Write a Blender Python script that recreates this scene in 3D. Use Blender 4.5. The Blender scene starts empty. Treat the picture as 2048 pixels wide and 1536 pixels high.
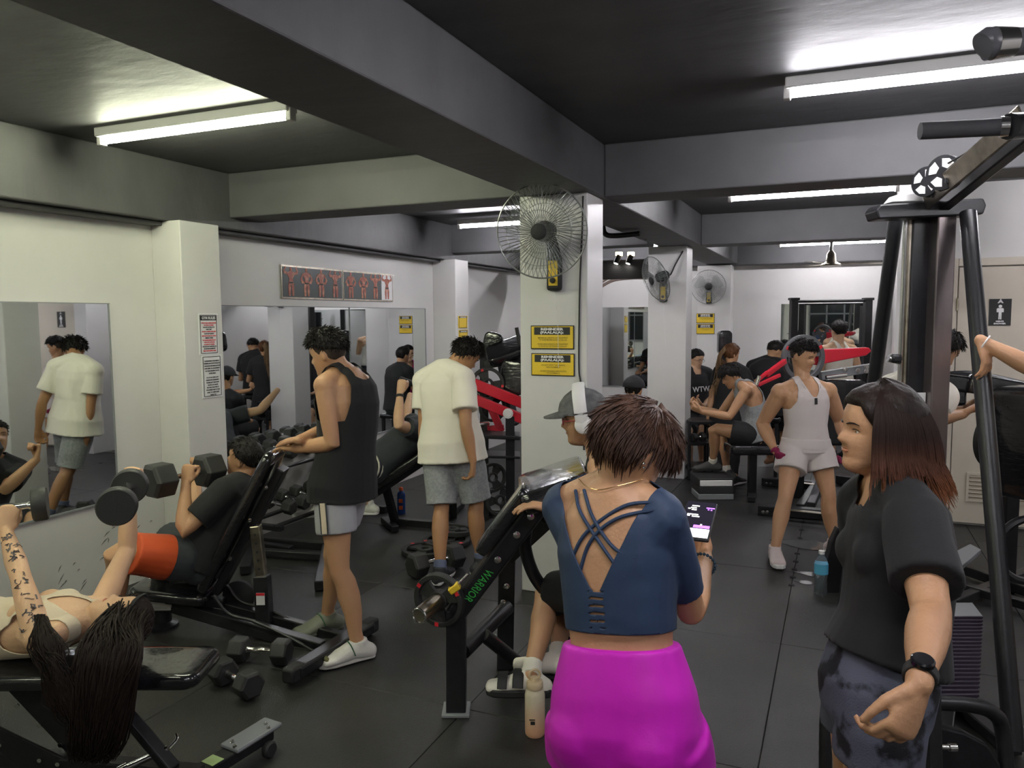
import bpy, math, random
import numpy as np
from mathutils import Vector, Matrix
random.seed(7); np.random.seed(7)
R = math.radians
# ------------------------------------------------------------------ camera, world, exposure
sc = bpy.context.scene
COL = sc.collection
W_, H_, F_ = 2048.0, 1536.0, 1538.0
CAM = Vector((0, 0, 1.7)); YAW = R(23.1); PITCH = R(4.94); ROLL = R(0.4)
camd = bpy.data.cameras.new('camera'); cam = bpy.data.objects.new('camera', camd); COL.objects.link(cam)
camd.sensor_width = 36; camd.lens = 36 * F_ / W_; camd.clip_start = 0.05; camd.clip_end = 100
cam.location = CAM
CM = Matrix.Rotation(YAW, 3, 'Z') @ Matrix.Rotation(R(90) - PITCH, 3, 'X') @ Matrix.Rotation(-ROLL, 3, 'Z')
cam.rotation_euler = CM.to_euler()
sc.camera = cam
w = bpy.data.worlds.new('world'); sc.world = w; w.use_nodes = True
w.node_tree.nodes['Background'].inputs[0].default_value = (0.55, 0.6, 0.7, 1)
w.node_tree.nodes['Background'].inputs[1].default_value = 0.02
sc.view_settings.view_transform = 'Standard'
try: sc.view_settings.look = 'None'
except Exception: pass
sc.view_settings.gamma = 1; sc.view_settings.use_curve_mapping = False
sc.view_settings.exposure = 1.75
LAMP = 34.0            # tube emission strength
FWD = Vector((-math.sin(YAW), math.cos(YAW), 0)); RGT = Vector((math.cos(YAW), math.sin(YAW), 0)); UP = Vector((0, 0, 1))
# ------------------------------------------------------------------ measuring helpers: a photo point and a real distance give a place in the room
def ray(px, py):
    return CM @ Vector(((px - W_ / 2) / F_, -(py - H_ / 2) / F_, -1))
def J(px, py, d):                      # d: horizontal distance ahead
    r = ray(px, py); return CAM + r * (d / r.dot(FWD))
def onz(px, py, z=0.0):
    r = ray(px, py); return CAM + r * ((z - CAM.z) / r.z)
def ony(px, py, y):
    r = ray(px, py); return CAM + r * (y / r.y)
def onx(px, py, x):
    r = ray(px, py); return CAM + r * (x / r.x)
def chain(p, px, py, L, s=0):          # the point on the ray at bone length L from p (s=-1 nearer, +1 farther)
    r = ray(px, py).normalized(); a = p - CAM; b = a.dot(r); q = b * b - (a.length_squared - L * L)
    if q <= 0: t = b
    else: t = b + s * math.sqrt(q)
    e = CAM + r * t
    return p + (e - p).normalized() * L if q <= 0 or s == 0 else e
# ------------------------------------------------------------------ materials
MATS = {}
def mat(name, col, rough=0.5, metal=0.0, var=0.0, vscale=8.0, bump=0.0, bscale=60.0, stretch=None, emit=0.0, trans=0.0, alpha=1.0, coat=0.0, sheen=0.0, col2=None, lo=.4, hi=.65, sss=0.0, ior=1.45, spec=None):
    if name in MATS: return MATS[name]
    m = bpy.data.materials.new(name); m.use_nodes = True; MATS[name] = m
    nt = m.node_tree; N = nt.nodes; L = nt.links; b = N['Principled BSDF']
    c = tuple(col) + (1,)
    b.inputs['Base Color'].default_value = c
    b.inputs['Roughness'].default_value = rough; b.inputs['Metallic'].default_value = metal
    b.inputs['IOR'].default_value = ior
    if coat: b.inputs['Coat Weight'].default_value = coat; b.inputs['Coat Roughness'].default_value = 0.08
    if sheen: b.inputs['Sheen Weight'].default_value = sheen
    if trans: b.inputs['Transmission Weight'].default_value = trans
    if sss: b.inputs['Subsurface Weight'].default_value = sss; b.inputs['Subsurface Radius'].default_value = (.02, .008, .004); b.inputs['Subsurface Scale'].default_value = .5
    if alpha < 1: b.inputs['Alpha'].default_value = alpha
    if emit: b.inputs['Emission Color'].default_value = c; b.inputs['Emission Strength'].default_value = emit
    if spec is not None: b.inputs['Specular IOR Level'].default_value = spec
    if var or bump or col2:
        tc = N.new('ShaderNodeTexCoord'); mp = N.new('ShaderNodeMapping'); L.new(tc.outputs['Object'], mp.inputs[0])
        if stretch: mp.inputs['Scale'].default_value = stretch
    if var or col2:
        nz = N.new('ShaderNodeTexNoise'); nz.inputs['Scale'].default_value = vscale; nz.inputs['Detail'].default_value = 6
        L.new(mp.outputs[0], nz.inputs[0])
        rp = N.new('ShaderNodeValToRGB'); L.new(nz.outputs[0], rp.inputs[0])
        rp.color_ramp.elements[0].position = lo if col2 else .3; rp.color_ramp.elements[1].position = hi if col2 else .7
        d = col2 if col2 else tuple(min(1, x * (1 + var)) for x in col)
        a = col if col2 else tuple(x * (1 - var) for x in col)
        rp.color_ramp.elements[0].color = tuple(a) + (1,); rp.color_ramp.elements[1].color = tuple(d) + (1,)
        L.new(rp.outputs[0], b.inputs['Base Color'])
    if bump:
        n2 = N.new('ShaderNodeTexNoise'); n2.inputs['Scale'].default_value = bscale; n2.inputs['Detail'].default_value = 4
        L.new(mp.outputs[0], n2.inputs[0])
        bp = N.new('ShaderNodeBump'); bp.inputs['Strength'].default_value = min(1, bump); bp.inputs['Distance'].default_value = .01
        L.new(n2.outputs[0], bp.inputs['Height']); L.new(bp.outputs[0], b.inputs['Normal'])
    return m
M = {}
M['wall'] = mat('wall_paint', (.60, .59, .575), .42, var=.035, vscale=1.5, bump=.12, bscale=9)
M['dark'] = mat('dark_ceiling_paint', (.078, .077, .080), .55, var=.12, vscale=2.5, bump=.35, bscale=5, stretch=(1, 2.2, 1))
M['rubber'] = mat('rubber_mat', (.018, .0178, .017), .44, col2=(.034, .033, .030), vscale=2.2, bump=.25, bscale=220, lo=.35, hi=.75)
M['seam'] = mat('floor_base', (.008, .008, .008), .8)
M['mirror'] = mat('mirror_silver', (.80, .83, .83), .015, 1.0)
M['steel'] = mat('chrome', (.75, .74, .72), .14, 1.0)
M['dsteel'] = mat('worn_steel', (.42, .38, .31), .3, 1.0, var=.3, vscale=14)
M['black'] = mat('black_powder_coat', (.014, .014, .016), .33, var=.2, vscale=30, bump=.08, bscale=300)
M['blackm'] = mat('black_rubber_coat', (.022, .022, .022), .6, bump=.2, bscale=260)
M['hexr'] = mat('dumbbell_rubber', (.030, .030, .029), .5, bump=.15, bscale=200)
M['vinyl'] = mat('black_vinyl_under_plastic', (.012, .012, .014), .16, coat=.8, bump=.5, bscale=14, stretch=(1, 1, 3))
M['grey'] = mat('grey_plastic', (.22, .23, .24), .45)
M['red'] = mat('red_paint', (.55, .012, .03), .28, coat=.4)
M['redm'] = mat('red_print', (.6, .02, .03), .5)
M['white'] = mat('white_plastic', (.75, .74, .72), .4)
M['paper'] = mat('white_paper', (.72, .71, .71), .6)
M['ink'] = mat('black_ink', (.02, .02, .02), .6)
M['yellow'] = mat('yellow_sign', (.72, .50, .03), .45)
M['door'] = mat('beige_door_paint', (.52, .47, .39), .5, var=.03, vscale=3)
M['glassd'] = mat('dark_window_pane', (.015, .02, .022), .08)
# ------------------------------------------------------------------ object bookkeeping
def tag(o, label=None, cat=None, group=None, kind=None):
    if label: o['label'] = label
    if cat: o['category'] = cat
    if group: o['group'] = group
    if kind: o['kind'] = kind
    return o
def empty(name, label, cat, loc=(0, 0, 0), group=None):
    o = bpy.data.objects.new(name, None); COL.objects.link(o); o.location = loc; o.empty_display_size = .05
    return tag(o, label, cat, group)
def origin_of(o):
    v = Vector((0, 0, 0))
    while o is not None: v += o.location; o = o.parent
    return v
def link_mesh(name, me, material, parent=None, off=True):
    o = bpy.data.objects.new(name, me); COL.objects.link(o)
    if material is not None:
        for mm in (material if isinstance(material, (list, tuple)) else [material]): me.materials.append(mm)
    if parent is not None:
        if off:
            v = origin_of(parent)
            if v.length > 0: me.transform(Matrix.Translation(-v))
        o.parent = parent
    return o
def basis(d, up=None):
    d = Vector(d).normalized(); u = Vector(up) if up is not None else UP
    if abs(d.dot(u.normalized())) > .985: u = Vector((0, 1, 0)) if abs(d.y) < .9 else Vector((1, 0, 0))
    s = d.cross(u).normalized(); return d, s, s.cross(d).normalized()
class MB:
    def __init__(s): s.v = []; s.f = []
    def add(s, vs, fs):
        n = len(s.v); s.v += [tuple(x) for x in vs]; s.f += [tuple(i + n for i in f) for f in fs]; return s
    def box(s, c, size, rz=0, M3=None):
        c = Vector(c); hx, hy, hz = size[0] / 2, size[1] / 2, size[2] / 2
        m = M3 if M3 is not None else Matrix.Rotation(rz, 3, 'Z')
        vs = [c + m @ Vector((x * hx, y * hy, z * hz)) for z in (-1, 1) for y in (-1, 1) for x in (-1, 1)]
        return s.add(vs, [(0, 2, 3, 1), (4, 5, 7, 6), (0, 1, 5, 4), (2, 6, 7, 3), (0, 4, 6, 2), (1, 3, 7, 5)])
    def bb(s, a, b):
        a = Vector(a); b = Vector(b); return s.box((a + b) / 2, [abs(x) for x in (b - a)])
    def beam(s, p0, p1, w, h, up=None):       # square tube from p0 to p1; w across, h along up
        p0 = Vector(p0); p1 = Vector(p1); d, sd, u = basis(p1 - p0, up)
        m = Matrix((sd, d, u)).transposed(); return s.box((p0 + p1) / 2, (w, (p1 - p0).length, h), M3=m)
    def loft(s, rings, cap=True, close=True):
        n = len(rings[0]); vs = [p for r in rings for p in r]; fs = []
        for i in range(len(rings) - 1):
            for k in range(n if close else n - 1):
                a = i * n + k; b = i * n + (k + 1) % n; fs.append((a, b, b + n, a + n))
        if cap: fs.append(tuple(reversed(range(n)))); fs.append(tuple(range((len(rings) - 1) * n, len(rings) * n)))
        return s.add(vs, fs)
    def tube(s, pts, r, seg=12, cap=True, side=None, asp=1.0, ex=2.0, dome=False):
        pts = [Vector(p) for p in pts]; n = len(pts)
        rr = list(r) if isinstance(r, (list, tuple)) else [r] * n
        if dome:
            d0 = (pts[0] - pts[1]).normalized(); d1 = (pts[-1] - pts[-2]).normalized()
            def rx(q, k):
                return (q[0] * k, q[1] * k) if isinstance(q, (list, tuple)) else q * k
            def rm(q): return min(q) if isinstance(q, (list, tuple)) else q
            a = [pts[0] + d0 * rm(rr[0]) * t for t in (.97, .75, .42)]; b = [pts[-1] + d1 * rm(rr[-1]) * t for t in (.42, .75, .97)]
            ra = [rx(rr[0], k) for k in (.22, .66, .91)]; rb = [rx(rr[-1], k) for k in (.91, .66, .22)]
            pts = a + pts + b; rr = ra + rr + rb; n = len(pts)
        rings = []; prev = Vector(side) if side is not None else None
        for i, p in enumerate(pts):
            t = (pts[min(i + 1, n - 1)] - pts[max(i - 1, 0)]).normalized()
            if prev is None: _, sd, u = basis(t); u = t.cross(sd)
            else:
                sd = prev - t * prev.dot(t)
                if sd.length < 1e-5: _, sd, u = basis(t)
                sd.normalize(); u = t.cross(sd)
            if side is None: prev = sd
            q = rr[i]; ra, rb = (q if isinstance(q, (list, tuple)) else (q, q * asp))
            ring = []
            for k in range(seg):
                a = 2 * math.pi * k / seg; ca, sa = math.cos(a), math.sin(a)
                if ex != 2.0: ca = math.copysign(abs(ca) ** (2 / ex), ca); sa = math.copysign(abs(sa) ** (2 / ex), sa)
                ring.append(p + sd * ca * ra + u * sa * rb)
            rings.append(ring)
        return s.loft(rings, cap)
    def cyl(s, p0, p1, r, seg=20, r1=None): return s.tube([p0, p1], [r, r if r1 is None else r1], seg)
    def ell(s, c, rad, M3=None, seg=16, rg=10):
        c = Vector(c); m = M3 if M3 is not None else Matrix.Identity(3); rings = []
        for i in range(1, rg):
            th = math.pi * i / rg
            rings.append([c + m @ Vector((math.sin(th) * math.cos(2 * math.pi * k / seg) * rad[0], math.sin(th) * math.sin(2 * math.pi * k / seg) * rad[1], -math.cos(th) * rad[2])) for k in range(seg)])
        n0 = len(s.v); s.loft(rings, False); b = len(s.v)
        s.v.append(tuple(c + m @ Vector((0, 0, -rad[2])))); s.v.append(tuple(c + m @ Vector((0, 0, rad[2]))))
        for k in range(seg):
            s.f.append((n0 + (k + 1) % seg, n0 + k, b)); e = n0 + (rg - 2) * seg; s.f.append((e + k, e + (k + 1) % seg, b + 1))
        return s
    def lathe(s, base, prof, axis=(0, 0, 1), seg=24):
        base = Vector(base); ax = Vector(axis).normalized(); _, sd, u = basis(ax)
        rings = [[base + ax * h + (sd * math.cos(2 * math.pi * k / seg) + u * math.sin(2 * math.pi * k / seg)) * max(r, 1e-4) for k in range(seg)] for r, h in prof]
        return s.loft(rings)
    def prism(s, poly, d):                    # poly: 3-D points, d: extrusion vector
        d = Vector(d); a = [Vector(p) for p in poly]; n = len(a)
        vs = a + [p + d for p in a]; fs = [tuple(reversed(range(n))), tuple(range(n, 2 * n))]
        fs += [(i, (i + 1) % n, (i + 1) % n + n, i + n) for i in range(n)]
        return s.add(vs, fs)
    def ring(s, c, axis, r, t, seg=40, ts=6):
        c = Vector(c); _, a, b = basis(axis)
        pts = [c + (a * math.cos(2 * math.pi * k / seg) + b * math.sin(2 * math.pi * k / seg)) * r for k in range(seg)]
        ax = Vector(axis).normalized(); rings = []
        for p in pts:
            o = (p - c).normalized(); rings.append([p + (o * math.cos(2 * math.pi * k / ts) + ax * math.sin(2 * math.pi * k / ts)) * t for k in range(ts)])
        n = len(rings); vs = [q for g in rings for q in g]
        return s.add(vs, [(i * ts + k, i * ts + (k + 1) % ts, ((i + 1) % n) * ts + (k + 1) % ts, ((i + 1) % n) * ts + k) for i in range(n) for k in range(ts)])
    def mesh(s, name='m'):
        me = bpy.data.meshes.new(name); me.from_pydata(s.v, [], s.f); me.update(); return me
    def build(s, name, material, parent=None, smooth=True, bevel=0.0, bseg=2, angle=40):
        me = s.mesh(name)
        import bmesh
        bm = bmesh.new(); bm.from_mesh(me); bmesh.ops.recalc_face_normals(bm, faces=bm.faces); bm.to_mesh(me); bm.free()
        if smooth:
            for p in me.polygons: p.use_smooth = True
            try: me.set_sharp_from_angle(angle=R(angle))
            except Exception: pass
        o = link_mesh(name, me, material, parent)
        if bevel:
            b = o.modifiers.new('bevel', 'BEVEL'); b.width = bevel; b.segments = bseg; b.limit_method = 'ANGLE'; b.angle_limit = R(35)
        return o
def struct(o): o['kind'] = 'structure'; return o
def curve_pts(pts, n=8):                      # Catmull-Rom through pts
    P = [Vector(p) for p in pts]; P = [P[0] * 2 - P[1]] + P + [P[-1] * 2 - P[-2]]; out = []
    for i in range(1, len(P) - 2):
        for k in range(n):
            t = k / n; a, b, c, d = P[i - 1], P[i], P[i + 1], P[i + 2]
            out.append(.5 * ((2 * b) + (c - a) * t + (2 * a - 5 * b + 4 * c - d) * t * t + (3 * b - a - 3 * c + d) * t ** 3))
    out.append(P[-2]); return out
def text(s, c, right, up, size, material, parent, name='lettering', depth=.0008, wide=None, bold=0.0, align='CENTER'):
    cu = bpy.data.curves.new('t', 'FONT'); cu.body = s; cu.size = size; cu.align_x = align; cu.align_y = 'CENTER'; cu.offset = bold; cu.resolution_u = 2
    o = bpy.data.objects.new('t', cu); COL.objects.link(o); bpy.context.view_layer.update()
    me = bpy.data.meshes.new_from_object(o.evaluated_get(bpy.context.evaluated_depsgraph_get())); bpy.data.objects.remove(o)
    xs = [v.co.x for v in me.vertices] or [0]
    k = (wide / (max(xs) - min(xs))) if wide else 1.0
    right = Vector(right).normalized(); up = Vector(up).normalized(); nrm = right.cross(up)
    for v in me.vertices: v.co = Vector(c) + right * v.co.x * k + up * v.co.y + nrm * depth
    me.materials.clear(); return link_mesh(name, me, material, parent)
def copy_tree(o, parent=None):
    c = o.copy(); COL.objects.link(c)
    if parent is not None: c.parent = parent
    for ch in list(o.children): copy_tree(ch, c)
    return c
# ------------------------------------------------------------------ lamps (the room's own tubes, plus unseen ones added as fill)
M['tube_g'] = mat('tube_green_white', (.96, 1.0, .74), .5, emit=LAMP)
M['tube_w'] = mat('tube_cool_white', (.97, .95, 1.0), .5, emit=LAMP)
def tube_light(x0, x1, y, z, m, label, st=True, group=None):
    t = empty('tube_light', label, 'light', ((x0 + x1) / 2, y, z), group)
    MB().bb((x0 - .02, y - .042, z + .017), (x1 + .02, y + .042, z + .065)).build('housing', M['white'], t, bevel=.006)
    MB().cyl((x0, y, z), (x1, y, z), .017, 14).build('tube', m, t)
    for x in (x0 - .012, x1 + .012): MB().box((x, y, z + .006), (.03, .045, .06)).build('end_cap', M['white'], t, bevel=.004)
    return t
tube_light(-3.69, -2.45, 3.05, 2.665, M['tube_g'], 'long fluorescent tube glowing greenish on the dark ceiling at upper left')
tube_light(-.23, .99, 3.66, 2.665, M['tube_w'], 'white fluorescent tube nearest the camera at upper right, cut by the frame')
tube_light(-.86, .36, 6.68, 2.665, M['tube_w'], 'white fluorescent tube on the ceiling beyond the second dark beam')
tube_light(-3.56, -2.34, 7.05, 2.62, M['tube_w'], 'white fluorescent tube half hidden behind the wall fan pillar')
tube_light(-.72, .50, 10.3, 2.58, M['tube_w'], 'farthest white fluorescent tube, behind the ceiling fan')
tube_light(-3.6, -2.4, -1.0, 2.665, M['tube_g'], 'fluorescent tube behind the viewer, left bay')
tube_light(.2, 1.4, -.8, 2.665, M['tube_w'], 'fluorescent tube behind the viewer, right bay')
tube_light(-3.4, -2.2, 10.0, 2.62, M['tube_w'], 'fluorescent tube over the far left corner')
tube_light(1.5, 2.7, 5.9, 2.665, M['tube_w'], 'unseen fluorescent tube added to brighten the shower room wall, right of the view')  # added out of view to brighten the door wall behind the cross beam
tube_light(1.7, 2.9, 2.3, 2.665, M['tube_w'], 'unseen fluorescent tube added as fill over the pulley station, right of the view')  # added out of view for more light in the right bay
tube_light(-3.5, -2.28, 1.2, 2.665, M['tube_g'], 'unseen fluorescent tube added as fill above the viewer, left bay')  # added out of frame to light the people from the camera side
tube_light(-.6, .62, 1.15, 2.665, M['tube_w'], 'unseen fluorescent tube added as fill above the viewer, right bay')  # its right-bay partner, likewise added for camera-side fill
# ------------------------------------------------------------------ the room
XW, YB, YF, XR, SL, BZ = -4.17, 11.3, -3.2, 3.3, 2.73, 2.42
fl = struct(MB().bb((XW - .2, YF - .2, -.12), (XR + .2, YB + .2, -.012)).build('floor', M['seam'], smooth=False))
mm_ = MB().bb((-.6085, -.6085, 0), (.6085, .6085, .012)); proto = None
for i in range(-4, 4):
    for j in range(-7, 7):
        cx, cy = -.27 - .6 + 1.22 * i + .02, 4.1 + .61 + 1.22 * j
        if not (XW - .4 < cx < XR + .4 and YF - .4 < cy < YB + .4): continue
        if proto is None:
            proto = mm_.build('rubber_mat', M['rubber'], fl, smooth=False, bevel=.002, bseg=1); o = proto
        else: o = proto.copy(); COL.objects.link(o)
        o.location = (cx, cy, -.012 + random.uniform(-.0008, .0006)); o.rotation_euler = (0, 0, random.choice((0, R(90), R(180), R(270))))
struct(MB().bb((XW - .2, YF - .2, SL), (XR + .2, YB + .2, SL + .15)).build('ceiling', M['dark'], smooth=False))
struct(MB().bb((XW - .2, YF - .2, 0), (XW, YB + .2, SL)).build('wall_left', M['wall'], smooth=False))
wb = struct(MB().bb((XW, YB, 0), (XR, YB + .2, SL)).build('wall_back', M['wall'], smooth=False))
struct(MB().bb((XW, YF - .2, 0), (XR, YF, SL)).build('wall_front', M['wall'], smooth=False))
struct(MB().bb((XR, YF - .2, 0), (XR + .2, YB + .2, SL)).build('wall_right', M['wall'], smooth=False))
# shower room block with the door
DY = 7.08
struct(MB().bb((.62, DY, 0), (XR, DY + .12, SL)).build('wall_shower', M['wall'], smooth=False))
struct(MB().bb((.50, DY + .12, 0), (.62, YB, SL)).build('wall_shower_side', M['wall'], smooth=False))
tr = [('trim_1', (XW, YF, 2.34), (XW + .16, YB, SL)), ('trim_2', (XW, YF, 2.31), (XW + .10, YB, 2.34)),
      ('trim_3', (-1.75, YF, BZ), (-1.33, YB, SL)), ('trim_4', (XW, 4.32, BZ), (-1.75, 4.65, SL)), ('trim_5', (-1.33, 4.55, BZ), (XR, 4.88, SL)),
      ('trim_6', (XW, 7.72, BZ), (-1.8, 8.0, SL)), ('trim_7', (-1.33, 8.05, BZ), (.5, 8.35, SL)), ('trim_8', (XW, YB - .25, 2.40), (.5, YB, SL)),
      ('trim_9', (XW, 0.3, BZ), (XR, .62, SL)), ('trim_10', (XW, YF, BZ), (XR, YF + .2, SL))]
for n, a, b in tr: struct(MB().bb(a, b).build(n, M['dark'], smooth=False, bevel=.008, bseg=2))
def pil(n, a, b): return struct(MB().bb(a, b).build(n, M['wall'], smooth=False, bevel=.006))
p1 = pil('wall_pillar_1', (-1.79, 4.33, 0), (-1.365, 4.65, BZ)); p2 = pil('wall_pillar_2', (-1.86, 8.0, 0), (-1.46, 8.32, BZ))
pil('wall_pilaster_1', (XW, 3.77, 0), (-3.92, 4.11, 2.34)); pil('wall_pilaster_2', (XW, 7.56, 0), (-3.89, 7.88, 2.34))
pil('wall_pilaster_3', (-1.86, YB - .3, 0), (-1.40, YB, 2.4)); pil('wall_pilaster_4', (.40, DY - .25, 0), (.62, DY + .12, SL))
# mirrors
def mirror(n, a, b, label):
    t = empty('wall_mirror', label, 'mirror', ((a[0] + b[0]) / 2, (a[1] + b[1]) / 2, a[2]))
    MB().bb(a, b).build('mirror_glass', M['mirror'], t, smooth=False)
    return t
def mirror_x(y0, y1, z0, z1, label, name='wall_mirror'):
    t = empty('wall_mirror', label, 'mirror', (XW, (y0 + y1) / 2, z0))
    MB().bb((XW, y0, z0), (XW + .008, y1, z1)).build('mirror_glass', M['mirror'], t, smooth=False)
    f = MB(); e = .012
    f.bb((XW, y0 - e, z0 - e), (XW + .014, y1 + e, z0)); f.bb((XW, y0 - e, z1), (XW + .012, y1 + e, z1 + .006))
    f.bb((XW, y1, z0), (XW + .012, y1 + .008, z1)); f.bb((XW, y0 - .008, z0), (XW + .012, y0, z1)); f.build('edge_strip', M['grey'], t, smooth=False)
    return t
mirror_x(-1.0, 3.41, .58, 1.80, 'wide wall mirror at far left reflecting the man in the white T-shirt')
mirror_x(4.13, 5.95, .58, 1.80, 'wall mirror behind the man in the black tank top, under the first poster')
mirror_x(5.953, 7.36, .58, 1.80, 'right panel of the middle wall mirror, over the man on the incline bench')
def mirror_y(x0, x1, z0, z1, label):
    t = empty('wall_mirror', label, 'mirror', ((x0 + x1) / 2, YB, z0))
    MB().bb((x0, YB - .008, z0), (x1, YB, z1)).build('mirror_glass', M['mirror'], t, smooth=False)
    MB().bb((x0 - .01, YB - .012, z0 - .012), (x1 + .01, YB, z0)).build('edge_strip', M['grey'], t, smooth=False); return t
a_ = ony(1563, 608, YB); b_ = ony(1742, 608, YB)
mirror_y(a_.x, b_.x, .7, a_.z, 'far mirror behind the squat rack reflecting the man in the white tank top')
a_ = ony(1196, 615, YB); b_ = ony(1300, 614, YB)
mirror_y(a_.x, b_.x, .66, a_.z, 'narrow far mirror seen between the two white pillars')
# dark windows in the wall behind the viewer
for i, x in enumerate((-3.2, -.9, 1.2)):
    wn = struct(MB().bb((x, YF, .9), (x + 1.5, YF + .03, 2.2)).build('window_%d' % (i + 1), M['glassd'], smooth=False))
    f = MB()
    for k in range(4): f.bb((x + k * .5 - .02, YF + .02, .88), (x + k * .5 + .02, YF + .06, 2.22))
    for z in (.9, 1.75, 2.2): f.bb((x - .02, YF + .02, z - .02), (x + 1.52, YF + .06, z + .02))
    f.build('window_frame', M['grey'], wn, smooth=False)
# the door
def pxy(px, py): return ony(px, py, DY)
d0 = pxy(1918, 531); dx0 = d0.x; dz = 2.07
dr = struct(MB().bb((dx0, DY - .035, .02), (dx0 + .82, DY - .005, dz)).build('door_1', M['door'], smooth=False, bevel=.004))
f = MB(); f.bb((dx0 - .07, DY - .045, 0), (dx0 - .008, DY, dz + .07)).bb((dx0 + .828, DY - .045, 0), (dx0 + .89, DY, dz + .07)).bb((dx0 - .008, DY - .045, dz + .008), (dx0 + .828, DY, dz + .07))
f.build('door_frame', M['door'], dr, smooth=False, bevel=.006)
for z in (1.78, 1.0, .25): MB().cyl((dx0 - .004, DY - .05, z - .05), (dx0 - .004, DY - .05, z + .05), .008, 8).build('hinge', M['dsteel'], dr)
g0 = pxy(1937, 948); g1 = pxy(2040, 1003)
f = MB(); a, b = g0.x, g0.x + .42; za, zb = g1.z, g0.z
f.bb((a, DY - .05, za - .02), (b, DY - .035, za)).bb((a, DY - .05, zb), (b, DY - .035, zb + .02)).bb((a - .02, DY - .05, za - .02), (a, DY - .035, zb + .02)).bb((b, DY - .05, za - .02), (b + .02, DY - .035, zb + .02))
f.build('louvre_frame', M['door'], dr, smooth=False)
for k in range(6):
    z = za + (k + .5) * (zb - za) / 6
    MB().box(((a + b) / 2, DY - .045, z), (b - a, .022, .005), M3=Matrix.Rotation(R(-40), 3, 'X')).build('louvre_slat', M['door'], dr, smooth=False)
# ------------------------------------------------------------------ people: engine
def remesh(mb, vox, it=3, fac=.5):
    me = mb.mesh('tmp'); import bmesh
    bm = bmesh.new(); bm.from_mesh(me); bmesh.ops.recalc_face_normals(bm, faces=bm.faces); bm.to_mesh(me); bm.free()
    o = bpy.data.objects.new('tmp', me); COL.objects.link(o)
    r = o.modifiers.new('r', 'REMESH'); r.mode = 'VOXEL'; r.voxel_size = vox
    if it: s = o.modifiers.new('s', 'SMOOTH'); s.iterations = it; s.factor = fac
    bpy.context.view_layer.update()
    out = bpy.data.meshes.new_from_object(o.evaluated_get(bpy.context.evaluated_depsgraph_get()))
    bpy.data.objects.remove(o); bpy.data.meshes.remove(me)
    for p in out.polygons: p.use_smooth = True
    return out
def tris(me):
    V = np.empty(len(me.vertices) * 3, 'f'); me.vertices.foreach_get('co', V); V = V.reshape(-1, 3).astype(float)
    me.calc_loop_triangles(); T = np.empty(len(me.loop_triangles) * 3, 'i'); me.loop_triangles.foreach_get('vertices', T)
    return V, T.reshape(-1, 3)
def clip(me, g):                              # keep the part of the surface where g > 0, cut cleanly along g = 0
    V, T = tris(me); G = g(V); pos = G[T] > 0; n = pos.sum(1); out = [T[n == 3]]; V2 = [V]; base = len(V)
    for k in (1, 2):
        sel = n == k
        if not sel.any(): continue
        t = T[sel]; ps = pos[sel]; odd = np.argmax(ps if k == 1 else ~ps, 1)
        idx = np.arange(len(t)); a = t[idx, odd]; b = t[idx, (odd + 1) % 3]; c = t[idx, (odd + 2) % 3]
        def cut(i, j):
            w = G[i] / (G[i] - G[j]); return V[i] + (V[j] - V[i]) * w[:, None]
        ab = cut(a, b); ac = cut(a, c); i1 = base + np.arange(len(t)); i2 = i1 + len(t); base += 2 * len(t); V2 += [ab, ac]
        if k == 1: out.append(np.stack([a, i1, i2], 1))
        else: out += [np.stack([i1, b, c], 1), np.stack([i1, c, i2], 1)]
    V2 = np.concatenate(V2); T2 = np.concatenate(out)
    if len(T2) == 0: T2 = T[:1]
    u, inv = np.unique(T2, return_inverse=True); V2 = V2[u]; T2 = inv.reshape(-1, 3)
    q = np.round(V2, 6); _, first, inv2 = np.unique(q, axis=0, return_index=True, return_inverse=True)
    V2 = V2[first]; T2 = inv2.reshape(-1)[T2]; T2 = T2[(T2[:, 0] != T2[:, 1]) & (T2[:, 1] != T2[:, 2]) & (T2[:, 0] != T2[:, 2])]
    m2 = bpy.data.meshes.new('clip'); m2.from_pydata(V2.tolist(), [], T2.tolist()); m2.update()
    for p in m2.polygons: p.use_smooth = True
    return m2
def offset_mesh(me, d):                       # move every vertex along its normal
    V, T = tris(me); N = np.empty(len(V) * 3, 'f'); me.vertices.foreach_get('normal', N); N = N.reshape(-1, 3)
    V = V + N * (d(V)[:, None] if callable(d) else d)
    m2 = bpy.data.meshes.new('off'); m2.from_pydata(V.tolist(), [], T.tolist()); m2.update()
    for p in m2.polygons: p.use_smooth = True
    return m2
def wrinkle(me, amp, sc_=22, seed=0, dirn=None):
    V, T = tris(me); N = np.empty(len(V) * 3, 'f'); me.vertices.foreach_get('normal', N); N = N.reshape(-1, 3)
    rs = np.random.RandomState(seed); h = np.zeros(len(V))
    for k in range(7):
        a = rs.randn(3); a /= np.linalg.norm(a)
        if dirn is not None: a = a * .35 + np.array(dirn) * (1 if k % 2 else -1)
        f = sc_ * rs.uniform(.5, 1.8); b = rs.randn(3) * sc_ * .35
        h += np.sin(V @ a * f + 1.6 * np.sin(V @ b + rs.uniform(0, 6)) + rs.uniform(0, 6)) / 7
    h = np.sign(h) * np.abs(h) ** 1.2
    V = V + N * (h * amp)[:, None]
    me.vertices.foreach_set('co', V.astype('f').ravel()); me.update()
def interp(x, xs, ys): return np.interp(x, xs, ys)
ZF = [-.52, -.49, -.44, -.37, -.31, -.265, -.235, -.215, -.19, -.14, -.05, .0, .06, .12, .2, .3, .4, .47, .5]
YFR = [.12, .27, .335, .35, .325, .345, .352, .340, .352, .335, .335, .325, .365, .365, .36, .325, .235, .12, .0]
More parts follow.
